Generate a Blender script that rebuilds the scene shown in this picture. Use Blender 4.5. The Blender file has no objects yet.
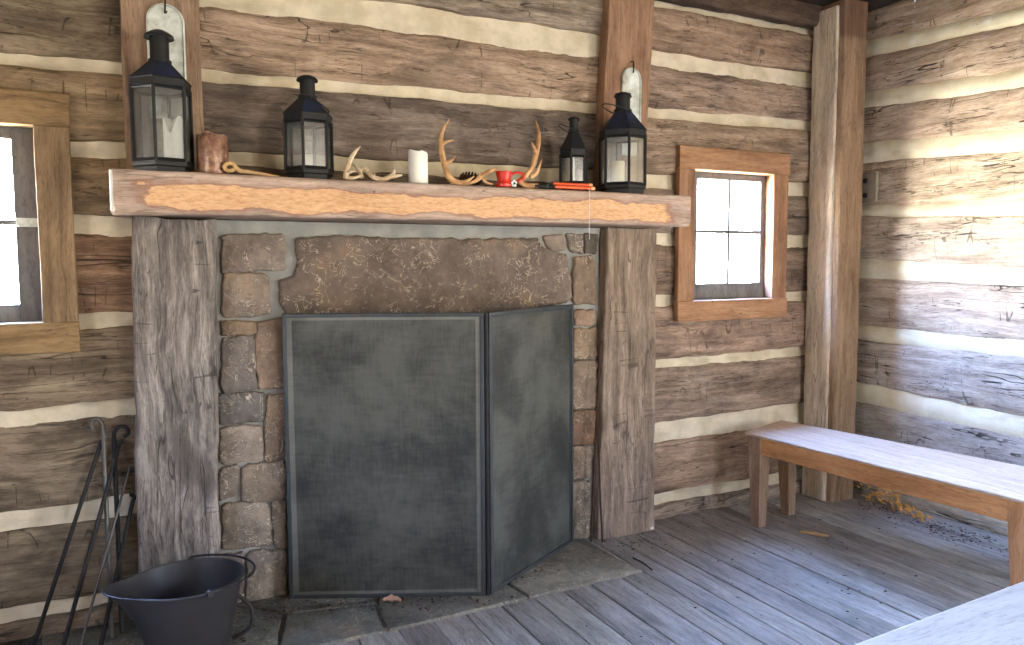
import bpy, math, random
from mathutils import Vector, Matrix, noise as mn
random.seed(7)
rnd = random.Random(11)
C = bpy.context.scene.collection
sc = bpy.context.scene
PI = math.pi

# ------------------------------------------------------------------ camera
H = 1.4
yaw, pitch, roll, FPX = math.radians(26.55), math.radians(4.38), math.radians(-.27), 753.0
cy_, sy_, cp_, sp_ = math.cos(yaw), math.sin(yaw), math.cos(pitch), math.sin(pitch)
FW = Vector((sy_ * cp_, cy_ * cp_, -sp_)); RT0 = Vector((cy_, -sy_, 0)); UP0 = RT0.cross(FW)
RT = RT0 * math.cos(roll) + UP0 * math.sin(roll); UP = -RT0 * math.sin(roll) + UP0 * math.cos(roll)
cam = bpy.data.cameras.new('camera'); co = bpy.data.objects.new('camera', cam); C.objects.link(co)
co.matrix_world = Matrix(((RT.x, UP.x, -FW.x, 0), (RT.y, UP.y, -FW.y, 0), (RT.z, UP.z, -FW.z, H), (0, 0, 0, 1)))
cam.lens = 36 * FPX / 1024; cam.sensor_width = 36; cam.clip_start = .02
sc.camera = co

def _ray(x, y): return FW + RT * ((x - 512) / FPX) + UP * ((322.5 - y) / FPX)
def PY(x, y, Y):
    """survey: the point of the vertical plane at depth Y seen along a sight line"""
    d = _ray(x, y); return Vector((0, 0, H)) + d * (Y / d.y)
def PZ(x, y, Z=0.):
    d = _ray(x, y); return Vector((0, 0, H)) + d * ((Z - H) / d.z)
def PX(x, y, X):
    d = _ray(x, y); return Vector((0, 0, H)) + d * (X / d.x)

def nz(x, y=0., z=0., s=1., seed=0.): return mn.noise(Vector((x * s + seed * 7.31, y * s - seed * 3.7, z * s + seed * 1.9)))
def fb(x, y=0., z=0., s=1., seed=0., o=3):
    v = 0; a = 1
    for i in range(o): v += a * nz(x, y, z, s, seed + i); s *= 2.1; a *= .5
    return v

# ------------------------------------------------------------------ materials
def srgb(r, g, b):
    f = lambda c: (c / 255 / 12.92) if c / 255 <= .04045 else ((c / 255 + .055) / 1.055) ** 2.4
    return (f(r), f(g), f(b), 1)

class NT:
    def __init__(s, name):
        s.m = bpy.data.materials.new(name); s.m.use_nodes = True
        s.t = s.m.node_tree; s.t.nodes.clear()
        s.out = s.n('ShaderNodeOutputMaterial')
    def n(s, kind, **kw):
        nd = s.t.nodes.new(kind)
        for k, v in kw.items(): setattr(nd, k, v)
        return nd
    def put(s, nd, key, v):
        if hasattr(v, 'is_output') or isinstance(v, bpy.types.NodeSocket): s.t.links.new(v, nd.inputs[key])
        else: nd.inputs[key].default_value = v
    def math(s, op, a, b=0., c=None, clamp=False):
        nd = s.n('ShaderNodeMath', operation=op, use_clamp=clamp); s.put(nd, 0, a); s.put(nd, 1, b)
        if c is not None: s.put(nd, 2, c)
        return nd.outputs[0]
    def mapping(s, vec, scale=(1, 1, 1), loc=(0, 0, 0), rot=(0, 0, 0)):
        nd = s.n('ShaderNodeMapping'); s.put(nd, 'Vector', vec); nd.inputs['Scale'].default_value = scale
        nd.inputs['Location'].default_value = loc; nd.inputs['Rotation'].default_value = rot; return nd.outputs[0]
    def noise(s, vec, scale, detail=4, rough=.55, dist=0.):
        nd = s.n('ShaderNodeTexNoise'); s.put(nd, 'Vector', vec); s.put(nd, 'Scale', scale)
        s.put(nd, 'Detail', detail); s.put(nd, 'Roughness', rough); s.put(nd, 'Distortion', dist); return nd.outputs[0]
    def vor(s, vec, scale, feature='F1', rand=1.):
        nd = s.n('ShaderNodeTexVoronoi', feature=feature); s.put(nd, 'Vector', vec); s.put(nd, 'Scale', scale)
        s.put(nd, 'Randomness', rand); return nd.outputs['Distance']
    def rng(s, v, a, b, c=0., d=1., smooth=True):
        nd = s.n('ShaderNodeMapRange', interpolation_type='SMOOTHSTEP' if smooth else 'LINEAR')
        s.put(nd, 0, v); nd.inputs[1].default_value = a; nd.inputs[2].default_value = b
        nd.inputs[3].default_value = c; nd.inputs[4].default_value = d; return nd.outputs[0]
    def ramp(s, v, stops):
        nd = s.n('ShaderNodeValToRGB'); s.put(nd, 0, v); e = nd.color_ramp.elements
        e[0].position, e[0].color = stops[0]; e[1].position, e[1].color = stops[-1]
        for p, c in stops[1:-1]:
            q = e.new(p); q.color = c
        return nd.outputs[0]
    def mix(s, f, a, b, blend='MIX'):
        nd = s.n('ShaderNodeMix', data_type='RGBA', blend_type=blend); s.put(nd, 0, f); s.put(nd, 6, a); s.put(nd, 7, b); return nd.outputs[2]
    def bump(s, h, strength=.5, dist=.01, normal=None):
        nd = s.n('ShaderNodeBump'); s.put(nd, 'Height', h); s.put(nd, 'Strength', strength); s.put(nd, 'Distance', dist)
        if normal: s.put(nd, 'Normal', normal)
        return nd.outputs[0]
    def bsdf(s, col, rough=.7, metal=0., normal=None, spec=.35, **kw):
        nd = s.n('ShaderNodeBsdfPrincipled'); s.put(nd, 'Base Color', col); s.put(nd, 'Roughness', rough)
        s.put(nd, 'Metallic', metal); s.put(nd, 'Specular IOR Level', spec)
        if normal: s.put(nd, 'Normal', normal)
        for k, v in kw.items(): s.put(nd, k, v)
        s.t.links.new(nd.outputs[0], s.out.inputs[0]); return s.m
    def attr(s, name):
        nd = s.n('ShaderNodeAttribute', attribute_name=name); return nd.outputs['Color']
    def obj(s): return s.n('ShaderNodeTexCoord').outputs['Object']
    def add(s, a, b):
        nd = s.n('ShaderNodeVectorMath', operation='ADD'); s.put(nd, 0, a); s.put(nd, 1, b); return nd.outputs[0]

def wood(name, axis, dark, mid, light, crack=.5, hewn=0., patch=.4, fine=1., rough=.78, bump=.6, holes=.5, extra=None, soot=0., grain=1.):
    """weathered timber: streaks along the grain, drying checks, hewing cuts, nail holes; mesh attribute 'tone' tints each log"""
    t = NT(name); o = t.add(t.obj(), t.attr('off'))
    ax = 'XYZ'.index(axis)
    def st(al, ac): return tuple(al if i == ax else ac for i in range(3))
    warp = t.n('ShaderNodeTexNoise'); t.put(warp, 'Vector', o); t.put(warp, 'Scale', 2.2); t.put(warp, 'Detail', 2.)
    wsub = t.n('ShaderNodeVectorMath', operation='MULTIPLY_ADD'); t.put(wsub, 0, warp.outputs['Color']); t.put(wsub, 1, (.06, .06, .06)); t.put(wsub, 2, o)
    ow = wsub.outputs[0]
    g1 = t.noise(t.mapping(ow, st(1.6 * grain, 22 * fine)), 1.6, 7, .62, .25)
    g2 = t.noise(t.mapping(ow, st(5, 110 * fine)), 1.5, 5, .6)
    p1 = t.noise(t.mapping(ow, st(1.1, 3.4)), 2.3, 5, .6, .6)
    p2 = t.noise(o, 7., 6, .65)
    v = t.math('ADD', t.math('MULTIPLY', g1, .62), t.math('ADD', t.math('MULTIPLY', g2, .22), t.math('MULTIPLY', p2, .16)))
    col = t.ramp(v, [(.32, dark), (.5, mid), (.68, light)])
    pm = t.rng(p1, .42, .68)
    ff = t.noise(t.mapping(ow, st(9, 60 * fine)), 3.1, 6, .7)
    col = t.mix(t.math('MULTIPLY', t.rng(ff, .50, .66), .42), col, tuple(c * .5 for c in dark[:3]) + (1,))
    col = t.mix(t.math('MULTIPLY', t.rng(ff, .46, .34), .35), col, light)
    col = t.mix(t.math('MULTIPLY', pm, patch), col, tuple(c * .42 for c in dark[:3]) + (1,))
    pl = t.rng(p1, .42, .22)
    col = t.mix(t.math('MULTIPLY', pl, patch * .7), col, light)
    col = t.mix(1., col, t.attr('tone'), 'MULTIPLY')
    # drying checks along the grain
    def line(vec, sc_, w, seedloc, det=1.5, dis=.1):
        n_ = t.noise(t.mapping(vec, (1, 1, 1), seedloc), sc_, det, .5, dis)
        d = t.math('ABSOLUTE', t.math('SUBTRACT', n_, .5)); return t.rng(d, w * .35, w, 1., 0.)
    c1 = line(t.mapping(ow, st(.55, 13.)), 1.25, .009, (3, 5, 9))
    m1 = t.rng(t.noise(t.mapping(o, st(1.2, 3.5), (7, 1, 2)), 1.5, 2.), .47, .58)
    c2 = line(t.mapping(ow, st(2.6, 48.)), 1.4, .028, (13, 2, 4))
    m2 = t.rng(t.noise(t.mapping(o, st(2.2, 5.), (1, 8, 5)), 1.7, 2.), .5, .6)
    ck = t.math('MAXIMUM', t.math('MULTIPLY', c1, m1), t.math('MULTIPLY', t.math('MULTIPLY', c2, m2), .75))
    ck = t.math('MULTIPLY', ck, crack, clamp=True)
    if hewn > 0:
        h1 = line(t.mapping(ow, st(11., 1.5)), 1.3, .016, (2, 4, 21), 0., 0.)
        hm = t.rng(t.noise(t.mapping(o, st(2.6, 7.), (3, 3, 8)), 1.6, 2.), .54, .62)
        ck = t.math('MAXIMUM', ck, t.math('MULTIPLY', t.math('MULTIPLY', h1, hm), hewn))
    hv = t.rng(t.vor(o, 9.), .035, .06, 1., 0.)
    hmm = t.rng(t.noise(o, 3.3, 1.), .5, .55)
    hole = t.math('MULTIPLY', t.math('MULTIPLY', hv, hmm), holes, clamp=True)
    ck = t.math('MAXIMUM', ck, hole)
    col = t.mix(ck, col, tuple(c * .16 for c in dark[:3]) + (1,))
    if extra: col = extra(t, o, col)
    hgt = t.math('SUBTRACT', t.math('ADD', t.math('MULTIPLY', v, .9), t.math('MULTIPLY', p1, .5)), t.math('MULTIPLY', ck, .9))
    return t.bsdf(col, rough, 0., t.bump(hgt, bump, .012), .25)

D, M_, L_ = srgb(98, 84, 72), srgb(156, 138, 121), srgb(196, 180, 162)
LOG_X = wood('log wood', 'X', D, M_, L_, crack=.8, hewn=.6, patch=.6)
LOG_Y = wood('pale weathered log wood', 'Y', srgb(124, 110, 96), srgb(186, 171, 154), srgb(222, 212, 198), crack=.95, hewn=.65, patch=.35)
COL_Z = wood('hewn column wood', 'Z', srgb(78, 72, 68), srgb(134, 124, 115), srgb(192, 182, 170), crack=.7, hewn=.6, patch=.7, holes=.2)
COL_Z2 = wood('brown column wood', 'Z', srgb(86, 73, 60), srgb(138, 120, 103), srgb(180, 163, 145), crack=.6, hewn=.45, patch=.4, holes=.2)
POST_Z = wood('wall post wood', 'Z', srgb(112, 86, 68), srgb(150, 122, 98), srgb(172, 148, 124), crack=.35, patch=.35, holes=1.)
def post_dark(t, o, col):
    sep = t.n('ShaderNodeSeparateXYZ'); t.put(sep, 0, t.obj())
    n_ = t.noise(o, 6., 2.)
    m = t.rng(t.math('ADD', sep.outputs[2], t.math('MULTIPLY', n_, .02)), 2.66, 2.70)
    return t.mix(t.math('MULTIPLY', m, .6), col, srgb(88, 58, 42))
POST_LIT = wood('lit corner post wood', 'Z', srgb(160, 142, 120), srgb(206, 188, 164), srgb(230, 218, 198), crack=.5, patch=.3, holes=.8)  # paler than the facing: window light on this face put into the colour
POST_D = wood('corner post facing wood', 'Z', srgb(110, 86, 64), srgb(150, 122, 94), srgb(172, 146, 116), crack=.4, patch=.25, holes=.3, extra=post_dark)
TRIM_X = wood('window board wood', 'X', srgb(124, 88, 62), srgb(166, 124, 90), srgb(186, 148, 112), crack=.25, patch=.3, holes=.8, bump=.3)
TRIM_Z = wood('window upright wood', 'Z', srgb(118, 84, 62), srgb(156, 116, 86), srgb(178, 140, 106), crack=.25, patch=.3, holes=.8, bump=.3)
OLDT_X = wood('old window board wood', 'X', srgb(98, 76, 50), srgb(140, 112, 76), srgb(164, 136, 98), crack=.3, patch=.3, holes=.9, bump=.3)
OLDT_Z = wood('old window upright wood', 'Z', srgb(92, 74, 52), srgb(128, 104, 76), srgb(150, 126, 94), crack=.3, patch=.3, holes=.9, bump=.3)
SASH = wood('grey sash wood', 'Z', srgb(92, 90, 88), srgb(110, 108, 106), srgb(126, 124, 122), crack=.1, patch=.3, holes=.1, bump=.2, fine=.4)
FLOOR_W = wood('floor board wood', 'Y', srgb(108, 103, 96), srgb(152, 146, 136), srgb(182, 175, 165), crack=.4, patch=.4, holes=.7, bump=.4, rough=.62)
BENCH_T = wood('bench seat wood', 'Y', srgb(166, 142, 118), srgb(194, 172, 148), srgb(210, 190, 168), crack=.15, patch=.12, holes=.5, bump=.2, rough=.55)
BENCH_A = wood('orange bench wood', 'Y', srgb(156, 104, 62), srgb(196, 138, 90), srgb(214, 162, 114), crack=.2, patch=.3, holes=.3, bump=.2, rough=.6)
BENCH_L = wood('bench leg wood', 'Z', srgb(122, 100, 80), srgb(156, 132, 110), srgb(178, 156, 134), crack=.2, patch=.35, holes=.3, bump=.2)
BENCH_O = wood('orange bench leg wood', 'Z', srgb(150, 104, 68), srgb(188, 136, 94), srgb(206, 158, 116), crack=.15, patch=.25, holes=.3, bump=.2)
TABLE_W = wood('pale table wood', 'X', srgb(140, 140, 140), srgb(162, 163, 165), srgb(176, 178, 180), crack=.0, patch=.05, holes=.0, bump=.08, rough=.45)
DARKW = wood('dark ceiling wood', 'X', srgb(36, 28, 22), srgb(60, 48, 40), srgb(84, 70, 58), crack=.4, patch=.5)

def mantel_patch(t, o, col):
    sep = t.n('ShaderNodeSeparateXYZ'); t.put(sep, 0, t.obj()); x, z = sep.outputs[0], sep.outputs[2]
    nA = t.noise(t.mapping(t.obj(), (1., 1, 3.)), 5., 6, .6)
    nB = t.noise(t.mapping(t.obj(), (1., 1, 1.)), 3.4, 3, .5)
    zc = t.math('ADD', t.math('MULTIPLY', x, -.004), 1.652)
    d = t.math('ABSOLUTE', t.math('SUBTRACT', z, zc))
    hw = t.math('ADD', -.027, t.math('ADD', t.math('MULTIPLY', nA, .060), t.math('MULTIPLY', nB, .075)))
    e = t.math('SUBTRACT', hw, d)
    m = t.rng(e, 0., .0025)
    xn = t.math('ADD', x, t.math('MULTIPLY', nA, .25))
    m = t.math('MULTIPLY', m, t.math('MULTIPLY', t.rng(xn, .15, .16), t.rng(xn, 2.46, 2.42)))
    fr = t.noise(t.mapping(t.obj(), (14., 3, 50.)), 3., 5, .6)
    fresh = t.ramp(fr, [(.3, srgb(188, 142, 98)), (.5, srgb(212, 168, 124)), (.75, srgb(224, 186, 146))])
    rim = t.math('MULTIPLY', t.rng(e, -.012, 0.), .75)
    rim = t.math('MULTIPLY', rim, t.math('MULTIPLY', t.rng(xn, .10, .16), t.rng(xn, 2.50, 2.46)))
    col = t.mix(rim, col, srgb(150, 108, 88))
    return t.mix(m, col, fresh)
MANTEL = wood('mantel wood', 'X', srgb(140, 116, 98), srgb(184, 158, 138), srgb(208, 186, 166), crack=.5, patch=.3, holes=.6, extra=mantel_patch)

def chinkmat(name, a, b):
    t = NT(name); o = t.obj()
    n1 = t.noise(o, 9., 5, .6); n2 = t.noise(o, 60., 5, .7); n3 = t.noise(t.mapping(o, (1, 1, 4)), 3., 4)
    col = t.mix(t.rng(n1, .3, .7), a, b)
    col = t.mix(t.math('MULTIPLY', t.rng(n3, .5, .75), .35), col, srgb(122, 104, 82))
    hol = t.math('MULTIPLY', t.rng(t.vor(o, 13.), .03, .05, 1., 0.), t.rng(n1, .5, .56))
    col = t.mix(t.math('MULTIPLY', hol, .7), col, srgb(80, 64, 50))
    return t.bsdf(col, .9, 0., t.bump(t.math('ADD', t.math('MULTIPLY', n2, .35), n1), .5, .012), .15)
CHINK = chinkmat('lime chinking', srgb(222, 209, 182), srgb(196, 182, 152))
CHINK_R = chinkmat('cream chinking', srgb(234, 226, 198), srgb(218, 206, 176))
MORTAR = chinkmat('grey blue mortar', srgb(156, 154, 144), srgb(130, 130, 124))

def stonemat(name, cols, chalk=.6):
    t = NT(name); o = t.add(t.obj(), t.attr('off'))
    n1 = t.noise(o, 6., 6, .65, .3); n2 = t.noise(o, 38., 6, .7); nb = t.noise(o, 2.6, 3, .5, .5)
    col = t.ramp(t.math('ADD', t.math('MULTIPLY', n1, .65), t.math('MULTIPLY', n2, .35)), [(.3, cols[0]), (.5, cols[1]), (.7, cols[2])])
    col = t.mix(t.math('MULTIPLY', t.rng(nb, .58, .74), .4), col, srgb(170, 138, 108))
    col = t.mix(1., col, t.attr('tone'), 'MULTIPLY')
    # lime scale scratches
    q = t.noise(t.mapping(o, (1, 1, 1), (4, 4, 4)), 13., 4, .6, 1.2)
    ln = t.rng(t.math('ABSOLUTE', t.math('SUBTRACT', q, .5)), .004, .016, 1., 0.)
    lm = t.rng(t.noise(o, 5.2, 4), .42, .56)
    sp = t.math('MULTIPLY', t.rng(t.noise(o, 55., 5, .7), .56, .66), t.rng(t.noise(o, 8., 3), .45, .6)); col = t.mix(t.math('MULTIPLY', sp, .5), col, srgb(196, 182, 162))
    dk = t.rng(t.noise(o, 10., 5, .7), .52, .7); col = t.mix(t.math('MULTIPLY', dk, .5), col, srgb(62, 52, 46))
    ck = t.math('MULTIPLY', t.math('MULTIPLY', ln, lm), chalk)
    col = t.mix(ck, col, srgb(206, 190, 168))
    h = t.math('ADD', n1, t.math('MULTIPLY', n2, .4))
    return t.bsdf(col, .85, 0., t.bump(t.math('ADD', h, t.math('MULTIPLY', ck, .3)), .8, .014), .2)
STONE = stonemat('hearth stone', (srgb(88, 80, 72), srgb(132, 120, 108), srgb(172, 158, 142)), .85)
LINTEL = stonemat('lintel stone', (srgb(78, 68, 61), srgb(108, 96, 87), srgb(136, 121, 108)), .75)
SLAB = stonemat('hearth slab', (srgb(80, 78, 72), srgb(112, 110, 102), srgb(140, 138, 128)), .3)

def plain(name, col, rough=.6, metal=0., bump=0., bs=60., var=.0, spec=.4, **kw):
    t = NT(name); o = t.obj(); c = col; n_ = t.noise(o, bs, 5, .6)
    if var: c = t.mix(t.math('MULTIPLY', t.rng(t.noise(o, bs * .3, 5), .35, .7), var), col, tuple(x * .45 for x in col[:3]) + (1,))
    return t.bsdf(c, rough, metal, t.bump(n_, bump, .004) if bump else None, spec, **kw)
BLACK = plain('black lantern metal', srgb(32, 32, 31), .5, .0, .1, 40, .3, .25)
IRON = plain('dark wrought iron', srgb(44, 42, 40), .6, .6, .4, 80, .5)
IRONL = plain('worn steel', srgb(92, 88, 82), .5, .6, .3, 80, .4)
RUST = plain('rusty iron', srgb(70, 46, 34), .8, .3, .4, 80, .5)
SCRF = plain('screen frame metal', srgb(74, 78, 80), .5, .6, .2, 60, .4)
BUCK = plain('dark blued steel', srgb(50, 47, 46), .45, .0, .15, 30, .35, .35)
WAX = plain('white wax', srgb(240, 236, 222), .5, 0, .1, 30, 0., .4)
WAXC = plain('cream wax', srgb(238, 226, 184), .5, 0, .1, 30, 0., .4)
WICK = plain('burnt wick', srgb(30, 26, 22), .9)
RED = plain('red enamel', srgb(206, 44, 22), .35, 0, .05, 20, 0., .5)
ORANGE = plain('orange rubber', srgb(226, 88, 34), .4, 0, 0, 20, 0., .5)
PALEO = plain('pale orange grip end', srgb(236, 166, 120), .5)
WHITE = plain('white tag', srgb(232, 230, 226), .5)
HILITE_PEBBLE = plain('chalky white of highlight and pebble', srgb(226, 220, 208), .8, 0, .3, 60)
LEAF = plain('dry brown leaf', srgb(190, 150, 122), .8, 0, .5, 70, .4)
LITT = plain('dark leaf crumbs', srgb(60, 44, 36), .9)
PLT = plain('grey brown plate', srgb(150, 138, 120), .8, 0, .5, 40, .5)
STRAW = plain('yellow shavings', srgb(232, 170, 84), .9, 0, .4, 60, .3)
BARKY = plain('stick wood', srgb(150, 116, 78), .9, 0, .6, 90, .3)
CONE = plain('pine cone scales', srgb(74, 52, 36), .9, 0, .5, 90, .4)
CLOTH = plain('thin white cord', srgb(220, 216, 208), .8)
SOOT = plain('sooty firebrick', srgb(34, 31, 29), .95, 0, .6, 20, .4)
ROPE = plain('dried root wood', srgb(206, 168, 116), .8, 0, .5, 70, .4)

def antlermat(name, a, b):
    t = NT(name); o = t.obj(); n_ = t.noise(o, 22., 5, .6); n2 = t.noise(o, 90., 4)
    return t.bsdf(t.mix(t.rng(n_, .3, .7), a, b), .5, 0, t.bump(t.math('ADD', n_, t.math('MULTIPLY', n2, .4)), .4, .005), .4)
ANT1 = antlermat('bleached antler', srgb(226, 208, 176), srgb(186, 156, 118))
ANT2 = antlermat('tan antler', srgb(214, 170, 118), srgb(158, 112, 72))

def canmat():
    t = NT('mottled brown glaze'); o = t.obj()
    n1 = t.noise(o, 26., 6, .7, .4); n2 = t.noise(t.mapping(o, (1, 1, .3)), 30., 3)
    c = t.ramp(n1, [(.32, srgb(60, 38, 28)), (.5, srgb(134, 96, 76)), (.68, srgb(180, 146, 118))])
    return t.bsdf(c, .32, .15, t.bump(n1, .3, .004), .5)
CAN = canmat()
def tinmat():
    t = NT('tarnished tin'); o = t.obj()
    n1 = t.noise(o, 14., 6, .65, .3); n2 = t.noise(o, 60., 4)
    c = t.ramp(n1, [(.3, srgb(140, 138, 120)), (.5, srgb(198, 202, 190)), (.7, srgb(228, 232, 226))])
    return t.bsdf(c, t.rng(n2, .3, .7, .35, .6), .25, t.bump(n1, .25, .006), .5)
TIN = tinmat()
def screenmat(name, a, b):
    t = NT(name); o = t.obj()
    n1 = t.noise(o, 3.2, 5, .6, .2); n2 = t.noise(t.mapping(o, (1, 1, 6)), 12., 4); n3 = t.noise(t.mapping(o, (8, 8, 1)), 14., 3)
    v = t.math('ADD', t.math('MULTIPLY', n1, .7), t.math('ADD', t.math('MULTIPLY', n2, .15), t.math('MULTIPLY', n3, .15)))
    c = t.mix(t.rng(v, .36, .64), a, b)
    sp = t.math('MULTIPLY', t.rng(t.vor(o, 22.), .03, .09, 1., 0.), t.rng(t.noise(o, 5., 3), .56, .64))
    c = t.mix(t.math('MULTIPLY', sp, .45), c, srgb(150, 146, 134))
    # fine woven wire
    sep = t.n('ShaderNodeSeparateXYZ'); t.put(sep, 0, o)
    w1 = t.math('SINE', t.math('MULTIPLY', sep.outputs[0], 1500.)); w2 = t.math('SINE', t.math('MULTIPLY', sep.outputs[2], 1500.))
    h = t.math('ADD', w1, w2)
    return t.bsdf(c, .55, .35, t.bump(t.math('ADD', t.math('MULTIPLY', h, .1), n1), .15, .004), .4)
MESH_ = screenmat('sooty wire mesh', srgb(50, 51, 48), srgb(90, 91, 84))
BAND = screenmat('dusty screen band', srgb(92, 92, 86), srgb(120, 120, 112))
def glassmat(name, tint, g=.12, r=.03):
    t = NT(name)
    tr = t.n('ShaderNodeBsdfTransparent'); tr.inputs[0].default_value = tint
    gl = t.n('ShaderNodeBsdfGlossy'); gl.inputs['Roughness'].default_value = r
    lw = t.n('ShaderNodeLayerWeight'); lw.inputs[0].default_value = .35
    f = t.math('ADD', t.math('MULTIPLY', lw.outputs['Fresnel'], .5), g, clamp=True)
    mx = t.n('ShaderNodeMixShader'); t.put(mx, 0, f); t.t.links.new(tr.outputs[0], mx.inputs[1]); t.t.links.new(gl.outputs[0], mx.inputs[2])
    t.t.links.new(mx.outputs[0], t.out.inputs[0]); return t.m
GLASS = glassmat('window glass', (.97, .98, 1, 1), .02)
LGLASS = glassmat('dusty lantern glass', (.93, .95, .96, 1), .10, .2)

# ------------------------------------------------------------------ mesh builder
class MB:
    def __init__(s): s.v = []; s.f = []; s.tone = []; s.off = []; s.mi = []; s.cur = (1, 1, 1); s.o = (0, 0, 0); s.m = 0
    def set(s, tone=None, off=None, m=None):
        if tone is not None: s.cur = tone if isinstance(tone, tuple) else (tone,) * 3
        if off is not None: s.o = off
        if m is not None: s.m = m
        return s
    def V(s, p):
        s.v.append(tuple(p)); s.tone.append(s.cur); s.off.append(s.o); return len(s.v) - 1
    def F(s, idx): s.f.append(tuple(idx)); s.mi.append(s.m)
    def box(s, x0, x1, y0, y1, z0, z1, M=None):
        ps = [(x, y, z) for z in (z0, z1) for y in (y0, y1) for x in (x0, x1)]
        if M is not None: ps = [M @ Vector(p) for p in ps]
        i = [s.V(p) for p in ps]
        for q in ((0, 2, 3, 1), (4, 5, 7, 6), (0, 1, 5, 4), (2, 6, 7, 3), (0, 4, 6, 2), (1, 3, 7, 5)): s.F([i[k] for k in q])
        return s
    def rings(s, rings, cap=True, closed=True):
        ids = [[s.V(p) for p in r] for r in rings]; n = len(ids[0])
        for a, b in zip(ids, ids[1:]):
            for k in range(n if closed else n - 1): s.F((a[k], a[(k + 1) % n], b[(k + 1) % n], b[k]))
        if cap and closed: s.F(ids[0][::-1]); s.F(ids[-1])
        return s
    def tube(s, pts, rad, n=10, cap=True):
        pts = [Vector(p) for p in pts]
        if not hasattr(rad, '__len__'): rad = [rad] * len(pts)
        T = [(pts[min(i + 1, len(pts) - 1)] - pts[max(i - 1, 0)]).normalized() for i in range(len(pts))]
        up = Vector((0, 0, 1)) if abs(T[0].z) < .9 else Vector((1, 0, 0))
        rs = []
        for p, t_, r in zip(pts, T, rad):
            a = t_.cross(up).normalized(); b = a.cross(t_).normalized(); up = b
            rs.append([p + a * (r * math.cos(2 * PI * k / n)) + b * (r * math.sin(2 * PI * k / n)) for k in range(n)])
        return s.rings(rs, cap)
    def lathe(s, prof, c, n=32, cap=True, M=None):
        rs = []
        for r, z in prof:
            ring = [Vector((r * math.cos(2 * PI * k / n), r * math.sin(2 * PI * k / n), z)) for k in range(n)]
            if M is not None: ring = [M @ p for p in ring]
            rs.append([p + Vector(c) for p in ring])
        return s.rings(rs, cap)
    def beam(s, axis, a0, a1, lo, hi, step=.03, rad=.012, amp=.004, seed=0, m=10, shape=None, freq=5.):
        """hewn beam: rounded-rectangle section swept along axis; lo/hi are the section limits on the two other axes"""
        oth = [i for i in range(3) if i != axis]; N = max(2, int(abs(a1 - a0) / step) + 1)
        (u0, w0), (u1, w1) = lo, hi; rs = []
        per = []
        nu = max(2, int((u1 - u0) / step)); nw = max(2, int((w1 - w0) / step))
        r = min(rad, (u1 - u0) * .45, (w1 - w0) * .45)
        def arc(cu, cw, a):
            return [(cu + r * math.cos(a + PI / 2 * k / 3), cw + r * math.sin(a + PI / 2 * k / 3)) for k in range(4)]
        per += arc(u1 - r, w0 + r, -PI / 2)
        per += [(u1, w0 + r + (w1 - w0 - 2 * r) * k / nw) for k in range(1, nw)]
        per += arc(u1 - r, w1 - r, 0)
        per += [(u1 - r - (u1 - u0 - 2 * r) * k / nu, w1) for k in range(1, nu)]
        per += arc(u0 + r, w1 - r, PI / 2)
        per += [(u0, w1 - r - (w1 - w0 - 2 * r) * k / nw) for k in range(1, nw)]
        per += arc(u0 + r, w0 + r, PI)
        per += [(u0 + r + (u1 - u0 - 2 * r) * k / nu, w0) for k in range(1, nu)]
        cu, cw = (u0 + u1) / 2, (w0 + w1) / 2
        for i in range(N + 1):
            a = a0 + (a1 - a0) * i / N; ring = []
            for (u, w) in per:
                if shape: uu, ww = shape(a, u, w)
                else: uu, ww = u, w
                d = Vector((u - cu, w - cw)); d.normalize()
                k = fb(a, u * 2, w * 2, freq, seed, 3) * amp
                uu += d.x * k; ww += d.y * k
                p = [0, 0, 0]; p[axis] = a; p[oth[0]] = uu; p[oth[1]] = ww
                if i in (0, N): p[axis] += fb(u, w, 0, 9, seed + 3) * amp * 1.5
                ring.append(p)
            rs.append(ring)
        return s.rings(rs)
    def build(s, name, mats, parent=None, smooth=True, bevel=0., M=None, angle=35):
        me = bpy.data.meshes.new(name); me.from_pydata(s.v, [], s.f); me.update()
        for nm, dat in (('tone', s.tone), ('off', s.off)):
            at = me.attributes.new(nm, 'FLOAT_COLOR', 'POINT'); flat = []
            for c in dat: flat.extend((c[0], c[1], c[2], 1.))
            at.data.foreach_set('color', flat)
        if not isinstance(mats, (list, tuple)): mats = [mats]
        for m in mats: me.materials.append(m)
        if len(mats) > 1: me.polygons.foreach_set('material_index', s.mi)
        import bmesh
        bm = bmesh.new(); bm.from_mesh(me); bmesh.ops.recalc_face_normals(bm, faces=bm.faces); bm.to_mesh(me); bm.free()
        if smooth:
            me.polygons.foreach_set('use_smooth', [True] * len(me.polygons))
            try: me.set_sharp_from_angle(angle=math.radians(angle))
            except Exception: pass
        o = bpy.data.objects.new(name, me); C.objects.link(o)
        if bevel:
            b = o.modifiers.new('bevel', 'BEVEL'); b.width = bevel; b.segments = 2; b.limit_method = 'ANGLE'
        if parent is not None:
            o.parent = parent
            o.matrix_parent_inverse = Matrix.Translation(-Vector(parent.location)) if not parent.get('_loc') else Matrix()
        return o
def tag(o, label=None, cat=None, group=None, kind=None):
    if label: o['label'] = label
    if cat: o['category'] = cat
    if group: o['group'] = group
    if kind: o['kind'] = kind
    return o
def thing(name, loc, label, cat, group=None, kind=None):
    """an Empty at the thing's base; children meshes are written in world coordinates"""
    o = bpy.data.objects.new(name, None); C.objects.link(o); o.location = loc; o.empty_display_size = .05
    return tag(o, label, cat, group, kind)
def ro(r=rnd): return (r.uniform(0, 30), r.uniform(0, 30), r.uniform(0, 30))
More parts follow.
